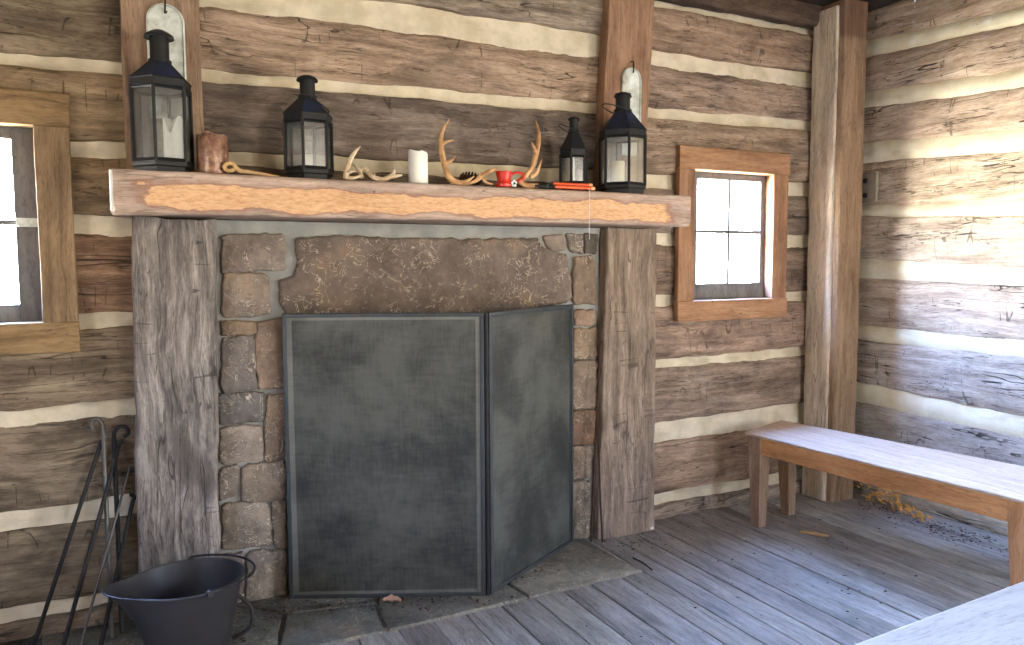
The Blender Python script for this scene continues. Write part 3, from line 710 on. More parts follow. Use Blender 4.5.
# ------------------------------------------------------------------ lanterns
def lantern(x, y, R, zb, zt, zr, zc, th0, label, candle=None, bail=None, base_in=.9, brim=1.45):
    """six-sided lantern: R radius, zt body top, zr roof top, zc cap top"""
    z0 = 1.737; az = math.atan2(x, y)
    t = thing('lantern', (x, y, z0), label, 'lantern', 'black lanterns on the mantel')
    A = [math.radians(th0 + 60 * k) - az for k in range(6)]
    def P(r, a, z): return Vector((x + r * math.cos(a), y + r * math.sin(a), z))
    def hexr(prof):
        m = MB(); m.rings([[P(r, a, z) for a in A] for r, z in prof]); return m
    hexr([(R * base_in, z0), (R * base_in, z0 + .022), (R, z0 + .024), (R, z0 + .040), (R * .93, z0 + .042)]).build('base', BLACK, t, smooth=False, bevel=.0015)
    hexr([(R * .93, zt - .026), (R, zt - .024), (R * 1.0, zt), (R * 1.04, zt + .002), (R * .30, zr), (R * .28, zr)]).build('roof', BLACK, t, smooth=False, bevel=.0015)
    pw = .0065
    fm = MB()
    for a in A:
        fm.tube([P(R * .965, a, z0 + .04), P(R * .965, a, zt - .02)], pw, 6)
    zlo, zhi = z0 + .04, zt - .024
    for k in range(6):
        a, b = A[k], A[(k + 1) % 6]
        for z_ in (zlo + .006, zhi - .006):
            fm.tube([P(R * .955, a, z_), P(R * .955, b, z_)], .0065, 4)
    fm.build('frame', BLACK, t, smooth=False)
    for k in range(6):
        a, b = A[k], A[(k + 1) % 6]; m = MB(); r = R * .945
        i = [m.V(P(r, a, zlo)), m.V(P(r, b, zlo)), m.V(P(r, b, zhi)), m.V(P(r, a, zhi))]
        r -= .0022; i += [m.V(P(r, a, zlo)), m.V(P(r, b, zlo)), m.V(P(r, b, zhi)), m.V(P(r, a, zhi))]
        for f in ((0, 1, 2, 3), (7, 6, 5, 4), (0, 4, 5, 1), (1, 5, 6, 2), (2, 6, 7, 3), (3, 7, 4, 0)): m.F([i[q] for q in f])
        m.build('pane', LGLASS, t, smooth=False)
    rn = R * .33
    hcol = zc - zr
    m = MB(); m.lathe([(rn * 1.12, zr - .012), (rn * 1.12, zr), (rn * .92, zr + .003), (rn * .92, zc - hcol * .22), (rn * brim, zc - hcol * .27), (rn * (brim - .05), zc - hcol * .18), (rn * .98, zc - hcol * .08), (rn * .5, zc), (rn * .05, zc + .001)], (x, y, 0), 28)
    m.build('chimney', BLACK, t, angle=40)
    # wire bail, hinged on two lugs at the chimney foot
    lean_, side, br = bail if bail else (0.9, -1, rn * 2.2)
    pv = Vector((x, y, zr - .012)); ax = Vector((math.cos(-az + lean_), math.sin(-az + lean_), 0)); 
    dirv = side  # direction the bail hangs toward
    m = MB(); pts = []
    for k in range(21):
        u = PI * k / 20; pts.append(pv + ax * (rn * 1.25 * math.cos(u)) + Vector(dirv).normalized() * (br * math.sin(u)))
    m.tube(pts, .0028, 6)
    for sgn in (-1, 1): m.tube([pv + ax * (rn * 1.12 * sgn) - Vector((0, 0, .006)), pv + ax * (rn * 1.3 * sgn) + Vector((0, 0, .006))], .004, 6)
    m.build('handle', BLACK, t)
    if candle:
        cr, ch, mat, notch, dx, lab = candle
        zf = z0 + .041
        m = MB(); n = 28; rs = []
        for r_, z_ in ((cr * .9, 0), (cr, .004), (cr, ch * .5), (cr, ch - .004), (cr * .93, ch), (cr * .5, ch - .008), (cr * .05, ch - .010)):
            ring = []
            for q in range(n):
                a = 2 * PI * q / n; zz = z_
                if notch and z_ > ch * .6: zz -= notch * max(0, math.cos(a + 1.9)) ** 8 + .008 * math.sin(a * 2)
                ring.append((x + dx + r_ * math.cos(a), y + r_ * math.sin(a), zf + zz))
            rs.append(ring)
        m.rings(rs); cd = m.build('candle', mat); tag(cd, lab, 'candle')
        m = MB(); m.tube([(x + dx, y, zf + ch - .012), (x + dx + .002, y, zf + ch + .008)], .0018, 6); m.build('wick', WICK, cd)
    return t
# each lantern: floor of body at the mantel top
lantern(.112, 3.085, .107, 0, 2.070, 2.148, 2.255, 196, 'largest black six-sided lantern at the mantel left end, white candle inside',
        (.034, .165, WAX, .05, .035, 'tall notched white candle inside the large lantern at the mantel left end'), (2.2, (-.9, -.35, -.75), .10))
lantern(.640, 3.085, .098, 0, 1.992, 2.070, 2.150, 197, 'black six-sided lantern with no candle beside the curled root, second from left', None, (1.9, (.95, -.35, -.62), .095), brim=1.3)
lantern(1.880, 3.10, .068, 0, 1.935, 2.035, 2.095, 200, 'smallest black lantern, narrow with a slim white candle, behind the orange handled pliers',
        (.022, .15, WAX, 0, -.02, 'slim white candle inside the smallest lantern'), (-.72, (-.95, -.3, .22), .105), base_in=.95, brim=1.25)
lantern(2.130, 3.06, .116, 0, 2.034, 2.140, 2.222, 166, 'black six-sided lantern at the mantel right end with a cream candle and raised wire handle',
        (.036, .115, WAXC, 0, -.03, 'short cream pillar candle inside the lantern at the mantel right end'), (-.657, (-.95, -.3, .14), .145), brim=1.12)

# ------------------------------------------------------------------ things on the mantel
ZM = 1.7385
cn = thing('jar', (.278, 3.06, ZM), 'mottled brown cylinder jar with a rough rim beside the largest lantern', 'jar')
m = MB(); n = 32; rs = []
for r_, z_ in ((.054, 0), (.056, .006), (.056, .08), (.0565, .142), (.054, .148), (.049, .146), (.048, .120), (.02, .118)):
    rs.append([(.278 + r_ * math.cos(2 * PI * q / n), 3.06 + r_ * math.sin(2 * PI * q / n), ZM + z_ + (.004 * nz(q * .9, z_, 0, 1.3) if z_ > .1 else 0)) for q in range(n)])
m.rings(rs); m.build('body', CAN, cn)
m = MB(); m.tube(chain([(.24, 3.05, ZM + .150), (.26, 3.045, ZM + .158), (.285, 3.05, ZM + .151), (.305, 3.05, ZM + .145)]), .004, 6); m.build('drip', CAN, cn)

# curled root
m = MB(); Y0 = 3.0
ring = [PY(186 + (430 + 52 * math.cos(a)) / 9.85, 120 + (462 + 38 * math.sin(a)) / 9.85, Y0) for a in [2 * PI * k / 12 for k in range(12)]]
m.tube(chain([ring[i % 12] for i in range(1, 13)], 3), .0075, 8)
m.tube(chain([ring[0], PY(240, 170.5, Y0), PY(250, 172, Y0), PY(266, 174.5, Y0 + .01), PY(279, 176.5, Y0 + .02)], 4), lerpl([.009, .008, .006, .004], 17), 8)
dz = ZM - min(v[2] for v in m.v); m.v = [(a, b, c + dz) for a, b, c in m.v]
tag(m.build('curled_root', ROPE), 'pale curled root with a loop end between the jar and the second lantern', 'root')

# standing candle
cd = thing('candle', (1.078, 3.03, ZM), 'thick white pillar candle with a melted top standing alone on the mantel', 'candle')
m = MB(); n = 36; rs = []; cr = .041
for r_, z_ in ((cr * .94, 0), (cr, .005), (cr, .06), (cr, .110), (cr, .137), (cr * .93, .142), (cr * .7, .130), (cr * .1, .122)):
    ring = []
    for q in range(n):
        a = 2 * PI * q / n; zz = z_
        if z_ > .12: zz -= .014 * max(0, math.cos(a - .2)) ** .5 + .010 * max(0, math.cos(a + 1.9)) ** 4
        ring.append((1.078 + r_ * math.cos(a), 3.03 + r_ * math.sin(a), ZM + zz))
    rs.append(ring)
m.rings(rs); m.build('wax', WAX, cd); m = MB(); m.tube([(1.078, 3.03, ZM + .118), (1.08, 3.03, ZM + .13)], .002, 6); m.build('wick', WICK, cd)

def antler(name_label, segs, mat, ground=True):
    m = MB()
    for pts, rad in segs:
        c = chain(pts, 4); m.tube(c, lerpl(rad, len(c)), 10)
    dz = ZM - min(v[2] for v in m.v) if ground else 0
    m.v = [(a, b, c + dz) for a, b, c in m.v]
    return tag(m.build('antler', mat), name_label, 'antler', 'deer antlers on the mantel')
def q5(X, Y, y=3.0): return PY(320 + X / 4.267, 100 + Y / 4.267, y)
def qa(X, Y, y=3.0): return PY(335 + X / 9.75, 130 + Y / 9.75, y)
antler('bleached antler with one tall tine standing beside the second lantern', [
    ([qa(108, 462), qa(112, 400), qa(122, 345), qa(150, 270, 3.01), qa(195, 200, 3.02), qa(248, 142, 3.02)], [.012, .012, .0115, .010, .008, .002]),
    ([qa(112, 395), qa(150, 392, 2.985), qa(210, 378, 2.975)], [.008, .007, .002]),
    ([qa(112, 445), qa(165, 452, 2.985), qa(225, 440, 2.975), qa(260, 420, 2.98)], [.010, .008, .006, .002])], ANT1)
antler('low branching antler lying flat between the bleached antler and the white candle', [
    ([qa(160, 325, 3.05), qa(200, 350, 3.03), qa(235, 395, 3.02), qa(262, 455, 3.0)], [.003, .006, .008, .009]),
    ([qa(235, 395, 3.04), qa(290, 372, 3.03), qa(335, 425, 3.02), qa(385, 462, 3.0), qa(470, 478, 3.0), qa(530, 455, 3.0), qa(572, 420, 3.0), qa(582, 385, 3.0)], [.010, .010, .010, .010, .010, .010, .008, .003]),
    ([qa(520, 460, 3.0), qa(590, 446, 2.99), qa(655, 436, 2.985)], [.009, .008, .004]),
    ([qa(372, 460, 3.0), qa(382, 440, 3.0), qa(386, 414, 3.0)], [.007, .005, .002])], ANT1)
antler('tall upright tan antler with side tines to the right of the white candle', [
    ([q5(552, 62, 3.04), q5(528, 95, 3.03), q5(516, 140, 3.02), q5(518, 190, 3.01), q5(530, 250), q5(546, 300), q5(572, 325), q5(615, 330, 2.99), q5(658, 304, 2.98)], [.002, .008, .010, .0115, .013, .014, .0135, .010, .003]),
    ([q5(520, 168, 3.01), q5(542, 156), q5(572, 149, 2.99)], [.008, .006, .002]),
    ([q5(530, 248), q5(556, 240, 2.99), q5(580, 215, 2.98)], [.011, .009, .002])], ANT2)
antler('low tan antler lying beside the red cup and pine cone', [
    ([q5(556, 352, 2.985), q5(620, 356, 2.985), q5(668, 342, 2.985), q5(700, 315, 2.99), q5(722, 304, 3.0)], [.004, .006, .008, .009, .010]),
    ([q5(690, 325, 2.99), q5(710, 350, 2.98), q5(738, 358, 2.975)], [.008, .007, .003]),
    ([q5(700, 318, 2.99), q5(728, 300, 2.99), q5(755, 290, 3.0)], [.008, .008, .004]),
    ([q5(660, 345, 2.985), q5(676, 325, 2.98), q5(690, 305, 2.98)], [.006, .005, .002])], ANT2)
antler('tall upright tan antler between the red cup and the smallest lantern', [
    ([q5(922, 88, 3.04), q5(932, 130, 3.03), q5(932, 180, 3.02), q5(920, 235, 3.01), q5(908, 282), q5(880, 318), q5(848, 346, 2.99)], [.002, .008, .011, .012, .013, .013, .011]),
    ([q5(921, 225, 3.01), q5(912, 200, 3.0), q5(903, 176, 2.99)], [.009, .007, .002]),
    ([q5(898, 328, 2.99), q5(925, 305, 2.98), q5(946, 252, 2.975)], [.011, .009, .002]),
    ([q5(850, 344, 2.99), q5(880, 362, 2.985), q5(930, 362, 2.98)], [.012, .012, .009])], ANT2)

# pine cone
m = MB(); c0 = PY(470, 176, 3.06); c0.z = ZM + .030
for i in range(70):
    t = i / 69; a = i * 2.399; L = .058; r = .027 * math.sin(PI * (.12 + .84 * t)) + .003
    ctr = c0 + Vector(((t - .5) * 2 * L * .8, 0, 0)); d = Vector((.35, math.cos(a), math.sin(a))).normalized()
    p = ctr + Vector((0, math.cos(a), math.sin(a))) * r * .6; w = .011
    sdir = d.cross(Vector((1, 0, 0))).normalized()
    i0 = [m.V(p - sdir * w * .5), m.V(p + sdir * w * .5), m.V(p + d * .014 + sdir * w * .7), m.V(p + d * .018), m.V(p + d * .014 - sdir * w * .7)]
    i1 = [m.V(Vector(m.v[j]) + Vector((-.003, 0, 0))) for j in i0]
    m.F(i0); m.F(i1[::-1])
    for k in range(5): m.F((i0[k], i1[k], i1[(k + 1) % 5], i0[(k + 1) % 5]))
M90 = Matrix.Rotation(PI / 2, 4, 'Y')
m.lathe([(.003, -.05), (.016, -.03), (.018, 0), (.013, .03), (.003, .048)], c0, 12, M=M90)
dz = ZM - min(v[2] for v in m.v); m.v = [(a, b, c + dz) for a, b, c in m.v]
tag(m.build('pine_cone', CONE, smooth=False), 'dark brown pine cone lying behind the low tan antler', 'pine cone')

# red cup
rc = thing('cup', (1.468, 3.0, ZM), 'small red waisted cup with a loop handle and a white tag', 'cup')
m = MB(); m.lathe([(.028, 0), (.036, .002), (.037, .014), (.030, .022), (.028, .030), (.033, .052), (.037, .068), (.035, .069), (.030, .052), (.024, .032), (.004, .030)], (1.462, 3.0, ZM), 32)
m.build('bowl', RED, rc)
m = MB(); m.tube(chain([(1.492, 2.99, ZM + .054), (1.515, 2.985, ZM + .066), (1.545, 2.98, ZM + .060), (1.548, 2.98, ZM + .040), (1.522, 2.982, ZM + .028), (1.492, 2.988, ZM + .026)]), .0055, 8); m.build('handle', RED, rc)
m = MB(); tc = PY(514, 183.5, 2.972)
for a, b in ((0, 0), (.0075, .004), (-.0075, .003), (.004, -.0075), (-.005, -.007), (0, .009)):
    m.lathe([(.0065, 0), (.0065, .003)], (0, 0, 0), 12, M=Matrix.Translation((tc.x + a, tc.y, tc.z + b)) @ Matrix.Rotation(PI / 2, 4, 'X'))
tg = m.build('tag', WHITE, rc); m = MB(); m.lathe([(.0042, 0), (.0042, .0025)], (0, 0, 0), 12, M=Matrix.Translation((tc.x + .001, tc.y - .003, tc.z)) @ Matrix.Rotation(PI / 2, 4, 'X')); m.build('tag_eye', WICK, tg)

# orange handled pliers
pl = thing('pliers', (1.76, 2.985, ZM), 'black pliers with two long orange handles lying before the smallest lantern', 'pliers')
m = MB(); yb = 2.975; zb = ZM + .010
m.tube([(1.585, yb + .010, zb + .004), (1.62, yb + .012, zb + .006), (1.66, yb, zb + .004)], [.004, .007, .009], 8)
m.tube([(1.60, yb - .010, zb), (1.63, yb - .012, zb), (1.66, yb, zb)], [.004, .007, .009], 8)
m.lathe([(.012, -.008), (.013, 0), (.012, .012)], (1.662, yb, zb), 16); m.build('jaws', BLACK, pl)
for s, zz in ((-1, 0), (1, .016)):
    m = MB(); c = chain([(1.665, yb + s * .004, zb + zz * .5), (1.70, yb + s * .010, zb + zz), (1.75, yb + s * .012, zb + zz), (1.905, yb + s * .010, zb + zz * 1.05)])
    m.tube(c[:len(c) // 3 + 1], .0065, 8); m.build('arm', BLACK, pl)
    m = MB(); m.tube(c[len(c) // 3:], .0072, 10); hd = m.build('handle', ORANGE, pl)
    m = MB(); e = c[-1]; m.tube([e - Vector((.016, 0, 0)), e + Vector((.003, 0, 0))], .0082, 10); m.build('grip_end', PALEO, hd)

# hanging cord
m = MB(); m.tube(chain([(1.868, 2.965, 1.742), (1.868, 2.946, 1.741), (1.868, 2.940, 1.725), (1.867, 2.941, 1.65), (1.869, 2.943, 1.515)]), .0014, 6)
tag(m.build('cord', CLOTH), 'thin white cord hanging down over the mantel front below the smallest lantern', 'cord')

# tin reflectors
def reflector(x, z0, z1, w, label, hook_z):
    t = thing('reflector_plate', (x, 3.19, z0), label, 'sconce plate', 'tin plates on the wall posts')
    n = 16; zc_ = z1 - w / 2
    def outline(k): return [(x - k, z0 + (w / 2 - k))] + [(x - k * math.cos(PI * i / n), zc_ + k * math.sin(PI * i / n)) for i in range(n + 1)] + [(x + k, z0 + (w / 2 - k))]
    m = MB(); y = 3.192
    m.rings([[(a, y + .004, b) for a, b in outline(w / 2)], [(a, y - .008, b) for a, b in outline(w / 2)], [(a, y - .010, b) for a, b in outline(w / 2 - .006)], [(a, y - .004, b) for a, b in outline(w / 2 - .010)], [(a, y - .003, b) for a, b in outline(w / 2 - .022)]])
    m.build('plate', TIN, t)
    m = MB(); m.tube(chain([(x + .004, 3.198, hook_z + .05), (x + .002, 3.176, hook_z + .045), (x, 3.172, hook_z + .012), (x - .001, 3.174, hook_z - .008), (x + .006, 3.180, hook_z)]), .0032, 8); m.build('hook', IRON, t)
reflector(.140, 1.96, 2.385, .132, 'tarnished tin arched plate hung above the largest lantern', 2.355)
reflector(2.272, 1.95, 2.385, .115, 'tarnished tin arched plate hung behind the mantel right end lantern', 2.365)

# ------------------------------------------------------------------ bucket
bx, by, rz_ = .122, 2.765, .325
bkt = thing('coal_bucket', (bx, by, .012), 'dark steel coal bucket with a pouring spout at the bottom left', 'bucket')
n = 72
def rim(a, k=1.):
    r = .185
    d = abs((a - PI * 1.03 + PI) % (2 * PI) - PI)     # spout points to the left
    sp = math.exp(-(d / .46) ** 2)
    return r + .078 * sp * k, .014 * sp * k
rs = []
for t, zz in [(0, 0), (.03, .0), (.04, .03), (.3, .10), (.6, .20), (.85, .278), (1., .311)]:
    ring = []
    for q in range(n):
        a = 2 * PI * q / n; R_, lift = rim(a, max(0, (t - .3) / .7) ** 1.5)
        r = .118 + (R_ - .118) * t if t > .035 else .125 - t * .1
        ring.append((bx + r * math.cos(a), by + r * math.sin(a) * .93, .014 + zz + lift * t))
    rs.append(ring)
# over the lip and back down the inside
for t, zz in [(1., .311), (.85, .278), (.6, .20), (.3, .10), (.1, .03)]:
    ring = []
    for q in range(n):
        a = 2 * PI * q / n; R_, lift = rim(a, max(0, (t - .3) / .7) ** 1.5); r = .118 + (R_ - .118) * t - .004
        ring.append((bx + r * math.cos(a), by + r * math.sin(a) * .93, .014 + zz + lift * t + (.001 if t == 1 else 0)))
    rs.append(ring)
m = MB(); m.rings(rs); m.build('body', BUCK, bkt, angle=50)
m = MB(); pts = []
for q in range(n + 1):
    a = 2 * PI * q / n
    if abs((a - PI * 1.03 + PI) % (2 * PI) - PI) < .55: continue
    R_, lift = rim(a); pts.append(((a - 1.03 * PI) % (2 * PI), (bx + R_ * math.cos(a), by + R_ * math.sin(a) * .93, .325 + lift)))
pts = [p for _, p in sorted(pts)]; m.tube(pts, .005, 8); m.build('rim', BUCK, bkt)
lug1 = Vector((bx + .185 * math.cos(-1.25), by + .93 * .185 * math.sin(-1.25), .325)); lug2 = Vector((bx + .185 * math.cos(1.45), by + .93 * .185 * math.sin(1.45), .325))
for lg in (lug1, lug2):
    m = MB(); d = (lg - Vector((bx, by, .325))).normalized(); m.tube([lg - d * .004 - Vector((0, 0, .0)), lg + d * .012], [.013, .011], 14); m.build('lug', BUCK, bkt)
m = MB(); pts = []
for k in range(25):
    u = PI * k / 24; mid = (lug1 + lug2) / 2; ax = (lug1 - lug2) / 2
    pts.append(mid + ax * math.cos(u) * 1.03 + Vector((.178 * math.sin(u), 0, .010)))
m.tube(pts, .004, 8); m.build('bail_handle', IRON, bkt)
m = MB(); m.tube(chain([(bx + .155, by - .03, .25), (bx + .20, by - .05, .20), (bx + .195, by - .05, .13), (bx + .14, by - .03, .09)]), .007, 8); m.build('tilt_handle', BUCK, bkt)

# ------------------------------------------------------------------ fireplace tools leaning on the wall
def tool(label, cat, name, top, bot, r, mat, head=None, tip=None, flat=1.):
    top = Vector(top); bot = Vector(bot); t = thing(name, bot, label, cat)
    m = MB(); m.tube(chain([bot, bot.lerp(top, .33) + Vector((0, .004, 0)), bot.lerp(top, .66), top], 4), r, 8); m.build('shaft', mat, t)
    if head:
        m = MB(); m.tube(chain([top - (top - bot).normalized() * .01] + [top + Vector(h) for h in head], 5), r * .95, 8); m.build('hook', mat, t)
    if tip == 'poker':
        m = MB(); d = (bot - top).normalized(); m.tube(chain([bot + (top - bot).normalized() * .06, bot + (top - bot).normalized() * .05 + Vector((-.03, -.01, -.01)), bot + (top - bot).normalized() * .03 + Vector((-.055, -.01, 0))]), [r, r, r, r, r, r, r, r, r * .8, r * .6, r * .3], 8); m.build('poker_tip', mat, t)
    if tip == 'shovel':
        m = MB(); d = (top - bot).normalized(); s = Vector((1, 0, 0)); rs = []
        for u, w in ((-.005, .045), (.05, .05), (.12, .045), (.15, .012)):
            c = bot + d * u; rs.append([c - s * w + Vector((0, -.012, 0)), c - s * w * .6, c + s * w * .6, c + s * w + Vector((0, -.012, 0)), c + s * w * .6 + Vector((0, .003, 0)), c - s * w * .6 + Vector((0, .003, 0))])
        m.rings(rs); m.build('shovel_blade', mat, t)
    return t
YW = 3.235
tool('straight steel poker with curled top leaning upright beside the left fireplace upright', 'poker', 'poker', PY(103, 428, YW), (-.128, 3.10, .016), .0080, IRONL, [(-.005, -.004, .022), (-.022, -.006, .040), (-.040, -.006, .022), (-.036, -.006, .0), (-.052, -.006, .004)])
tool('thin dark poker slanting furthest left below the left window', 'poker', 'poker', PY(100, 446, YW), (-.385, 3.12, .016), .0075, IRON, [(.004, -.004, .018), (.016, -.006, .022)], 'poker')
tool('dull steel poker slanting left just right of the thin furthest left one', 'poker', 'poker', PY(119, 446, YW), (-.29, 3.02, .016), .0078, IRON, [(.008, -.004, .02), (.02, -.006, .01)])
tool('long dark tongs rod with a ring top touching the left fireplace upright', 'tongs', 'fire_tongs', PY(114, 440, YW), (-.095, 3.13, .016), .0085, IRON, [(.002, -.004, .028), (.018, -.008, .050), (.042, -.010, .046), (.050, -.010, .024), (.034, -.01, .012)])
tool('thin iron skewer slanting across the other tools towards the bucket', 'skewer', 'fire_skewer', PY(129, 470, YW), (-.235, 2.99, .016), .0048, IRONL, [(.004, -.004, .014)])
tool('dark rod with short hook slanting from the upright foot to the wall', 'poker', 'poker', PY(133, 500, 3.20), (-.17, 2.93, .016), .0080, IRON, [(.004, -.004, .016), (-.01, -.006, .024)])

# rods in the gap beside the right upright
tool('rusty hooked rod leaning against the right fireplace upright, the longer one', 'poker', 'poker', (2.066, 3.150, 1.0), (1.99, 3.11, .016), .0055, RUST, [(.004, -.002, .016), (-.008, -.004, .026), (-.016, -.004, .012)])
tool('short rusty rod standing close beside the right fireplace upright', 'poker', 'poker', (2.044, 3.140, .66), (2.058, 3.11, .003), .0045, RUST, [(-.006, -.002, .010)])

# ------------------------------------------------------------------ bench
SB = .50
A = PZ(745, 432, SB); B = PZ(781.5, 420, SB); Fr = PZ(1006, 496, SB); Bk = PZ(1024, 466, SB)
df = (Fr - A).normalized(); db = (Bk - B).normalized()
E1 = Fr + df * .16; E2 = Bk + db * (-(Bk - B).dot(df) + (E1 - B).dot(df)) if False else B + db * ((E1 - A).length + .05)
bn = thing('bench', ((A.x + E2.x) / 2, (A.y + E2.y) / 2, 0), 'long plain wooden bench along the right wall with a pale worn top', 'bench')
m = MB().set(off=ro(), tone=(1, .99, 1))
NN = 40; tk = .014; rs = []
for i in range(NN + 1):
    t = i / NN; a = A.lerp(E1, t); b = B.lerp(E2, t); k = .0015 * nz(t * 9, 1, 1)
    a = a + Vector((k, 0, 0)); e = (b - a).normalized() * .004
    rs.append([a + Vector((0, 0, -tk + .003)), a + e + Vector((0, 0, -tk)), b - e + Vector((0, 0, -tk)), b + Vector((0, 0, -tk + .003)), b + Vector((0, 0, -.003)), b - e, a + e, a + Vector((0, 0, -.003))])
m.rings(rs); m.build('seat', BENCH_T, bn)
side = Vector((-df.y, df.x, 0)); side = side if side.dot(B - A) > 0 else -side
def slat(p, q, w, z0, z1, mat, name, tone=(1, 1, 1)):
    d = (q - p).normalized(); s = Vector((-d.y, d.x, 0)); s = s if s.dot(B - A) > 0 else -s
    m = MB().set(off=ro(), tone=tone); rs = []
    for i in range(13):
        c = p.lerp(q, i / 12); rs.append([Vector((c.x, c.y, z0)), Vector((c.x, c.y, z0)) + s * w, Vector((c.x, c.y, z1)) + s * w, Vector((c.x, c.y, z1))])
    m.rings(rs); return m.build(name, mat, bn, smooth=False, bevel=.003)
zA = SB - tk - .001
fa = A + df * .035 + side * .008; fe = Fr + df * .005 + side * .008
slat(fa + df * .055, fe, .024, zA - .088, zA, BENCH_A, 'apron')
ba = B + db * .03 - side * .036; be = E2 - db * .14 - side * .036
slat(ba + db * .06, be, .024, zA - .088, zA, BENCH_A, 'apron')
endd = (B - A).normalized()
def bleg(top, foot, w, dpt, mat, tone=(1, 1, 1)):
    top = Vector((top.x, top.y, zA)); foot = Vector((foot.x, foot.y, .001)); m = MB().set(off=ro(), tone=tone); rs = []
    for i in range(9):
        t = i / 8; c = foot.lerp(top, t); k = .62 + .38 * t
        rs.append([c + df * (-w / 2 * k) + side * (-dpt / 2 * k), c + df * (w / 2 * k) + side * (-dpt / 2 * k), c + df * (w / 2 * k) + side * (dpt / 2 * k), c + df * (-w / 2 * k) + side * (dpt / 2 * k)])
    m.rings(rs); m.build('leg', mat, bn, smooth=False, bevel=.004)
la = A + df * .06 + side * .046
bleg(la, PZ(758, 526) , .09, .085, BENCH_L, (.9, .82, .78))
lb = B + db * .065 - side * .045
bleg(lb, PZ(788, 514), .09, .08, BENCH_L, (.98, .92, .84))
lc = Fr + df * .055 + side * .030
bleg(lc, lc + Vector((0, 0, 0)) + df * .01, .11, .05, BENCH_O)
ld = E2 - db * .10 - side * .045
bleg(ld, ld, .085, .05, BENCH_O)

# ------------------------------------------------------------------ table
tb = thing('table', (1.75, .48, 0), 'pale smooth table top in the bottom right corner of the photo', 'table')
ZT = .75
a = PZ(850, 645, ZT); b = PZ(1024, 580, ZT); dd = (b - a).normalized(); nn = Vector((dd.y, -dd.x, 0))
p0 = a - dd * .12; p1 = b + dd * .75
def slab_box(mb_, c0, c1, wid, z0, z1):
    rs = []
    for i in range(25):
        c = c0.lerp(c1, i / 24); rs.append([Vector((c.x, c.y, z0)), Vector((c.x, c.y, z0)) + nn * wid, Vector((c.x, c.y, z1)) + nn * wid, Vector((c.x, c.y, z1))])
    mb_.rings(rs)
m = MB().set(off=ro()); slab_box(m, p0, p1, .66, ZT - .025, ZT); m.build('tabletop', TABLE_W, tb, smooth=False, bevel=.005)
m = MB().set(off=ro()); slab_box(m, p0 + dd * .08 + nn * .05, p1 - dd * .08 + nn * .05, .022, ZT - .12, ZT - .026); slab_box(m, p0 + dd * .08 + nn * .588, p1 - dd * .08 + nn * .588, .022, ZT - .12, ZT - .026); m.build('apron', BENCH_A, tb, smooth=False)
for s in (p0 + dd * .09, p1 - dd * .09):
    for w in (.07, .59):
        c = s + nn * w; m = MB().set(off=ro()); m.box(-.03, .03, -.03, .03, 0, ZT - .026, M=Matrix.Translation((c.x, c.y, 0))); m.build('leg', BENCH_L, tb, smooth=False, bevel=.003)

# ------------------------------------------------------------------ small things on the floor
def leafmesh(m, c, s, ang, curl):
    n = 8; rs = []
    for i in range(n + 1):
        t = i / n; w = s * .42 * math.sin(PI * (t * .94 + .03)) * (1 + .3 * math.sin(t * 17)); x = (t - .5) * s
        row = [Vector((x, v * w, curl * (abs(v) ** 1.5) * s + .1 * s * math.sin(t * 4) * curl * 4)) for v in (-1, -.5, 0, .5, 1)]
        rs.append(row)
    R_ = Matrix.Rotation(ang, 4, 'Z'); up = Vector((0, 0, .0015))
    fr = [[c + R_ @ p for p in r] for r in rs]
    ids = [[m.V(p) for p in r] for r in fr]; idd = [[m.V(p - up) for p in r] for r in fr]
    for i in range(n):
        for k in range(4):
            m.F((ids[i][k], ids[i + 1][k], ids[i + 1][k + 1], ids[i][k + 1])); m.F((idd[i][k], idd[i][k + 1], idd[i + 1][k + 1], idd[i + 1][k]))
def settle(m, z):
    dz = z - min(v[2] for v in m.v); m.v = [(a, b, c + dz) for a, b, c in m.v]
m = MB(); leafmesh(m, PZ(392, 601, .02), .075, -.3, .14); settle(m, .014)
tag(m.build('dried_leaf', LEAF), 'curled pinkish brown dry leaf on the hearth before the fire screen', 'leaf')
m = MB(); p = PZ(650, 529, .0)
m.lathe([(.004, 0), (.013, .004), (.014, .012), (.007, .020), (.001, .021)], p + Vector((0, -.01, .0015)), 9); tag(m.build('pebble', HILITE_PEBBLE), 'tiny white pebble at the foot of the right fireplace upright', 'pebble')
m = MB(); p = PZ(800, 532, .012); q = PZ(829, 536, .012); m.tube(chain([p, p.lerp(q, .3) + Vector((0, .004, .003)), p.lerp(q, .7), q], 4), lerpl([.008, .013, .012, .007], 13), 8); settle(m, .001)
tag(m.build('stick', BARKY), 'short brown stick on the floor under the bench end', 'stick')
m = MB(); p = PZ(633, 559); q = PZ(652, 571); m.tube(chain([p + Vector((0, 0, .004)), p.lerp(q, .5) + Vector((.01, .012, .004)), q + Vector((0, 0, .004))], 4), .0035, 6); settle(m, .002)
tag(m.build('twig', IRON), 'small dark curved twig on the floorboards right of the hearth', 'twig')
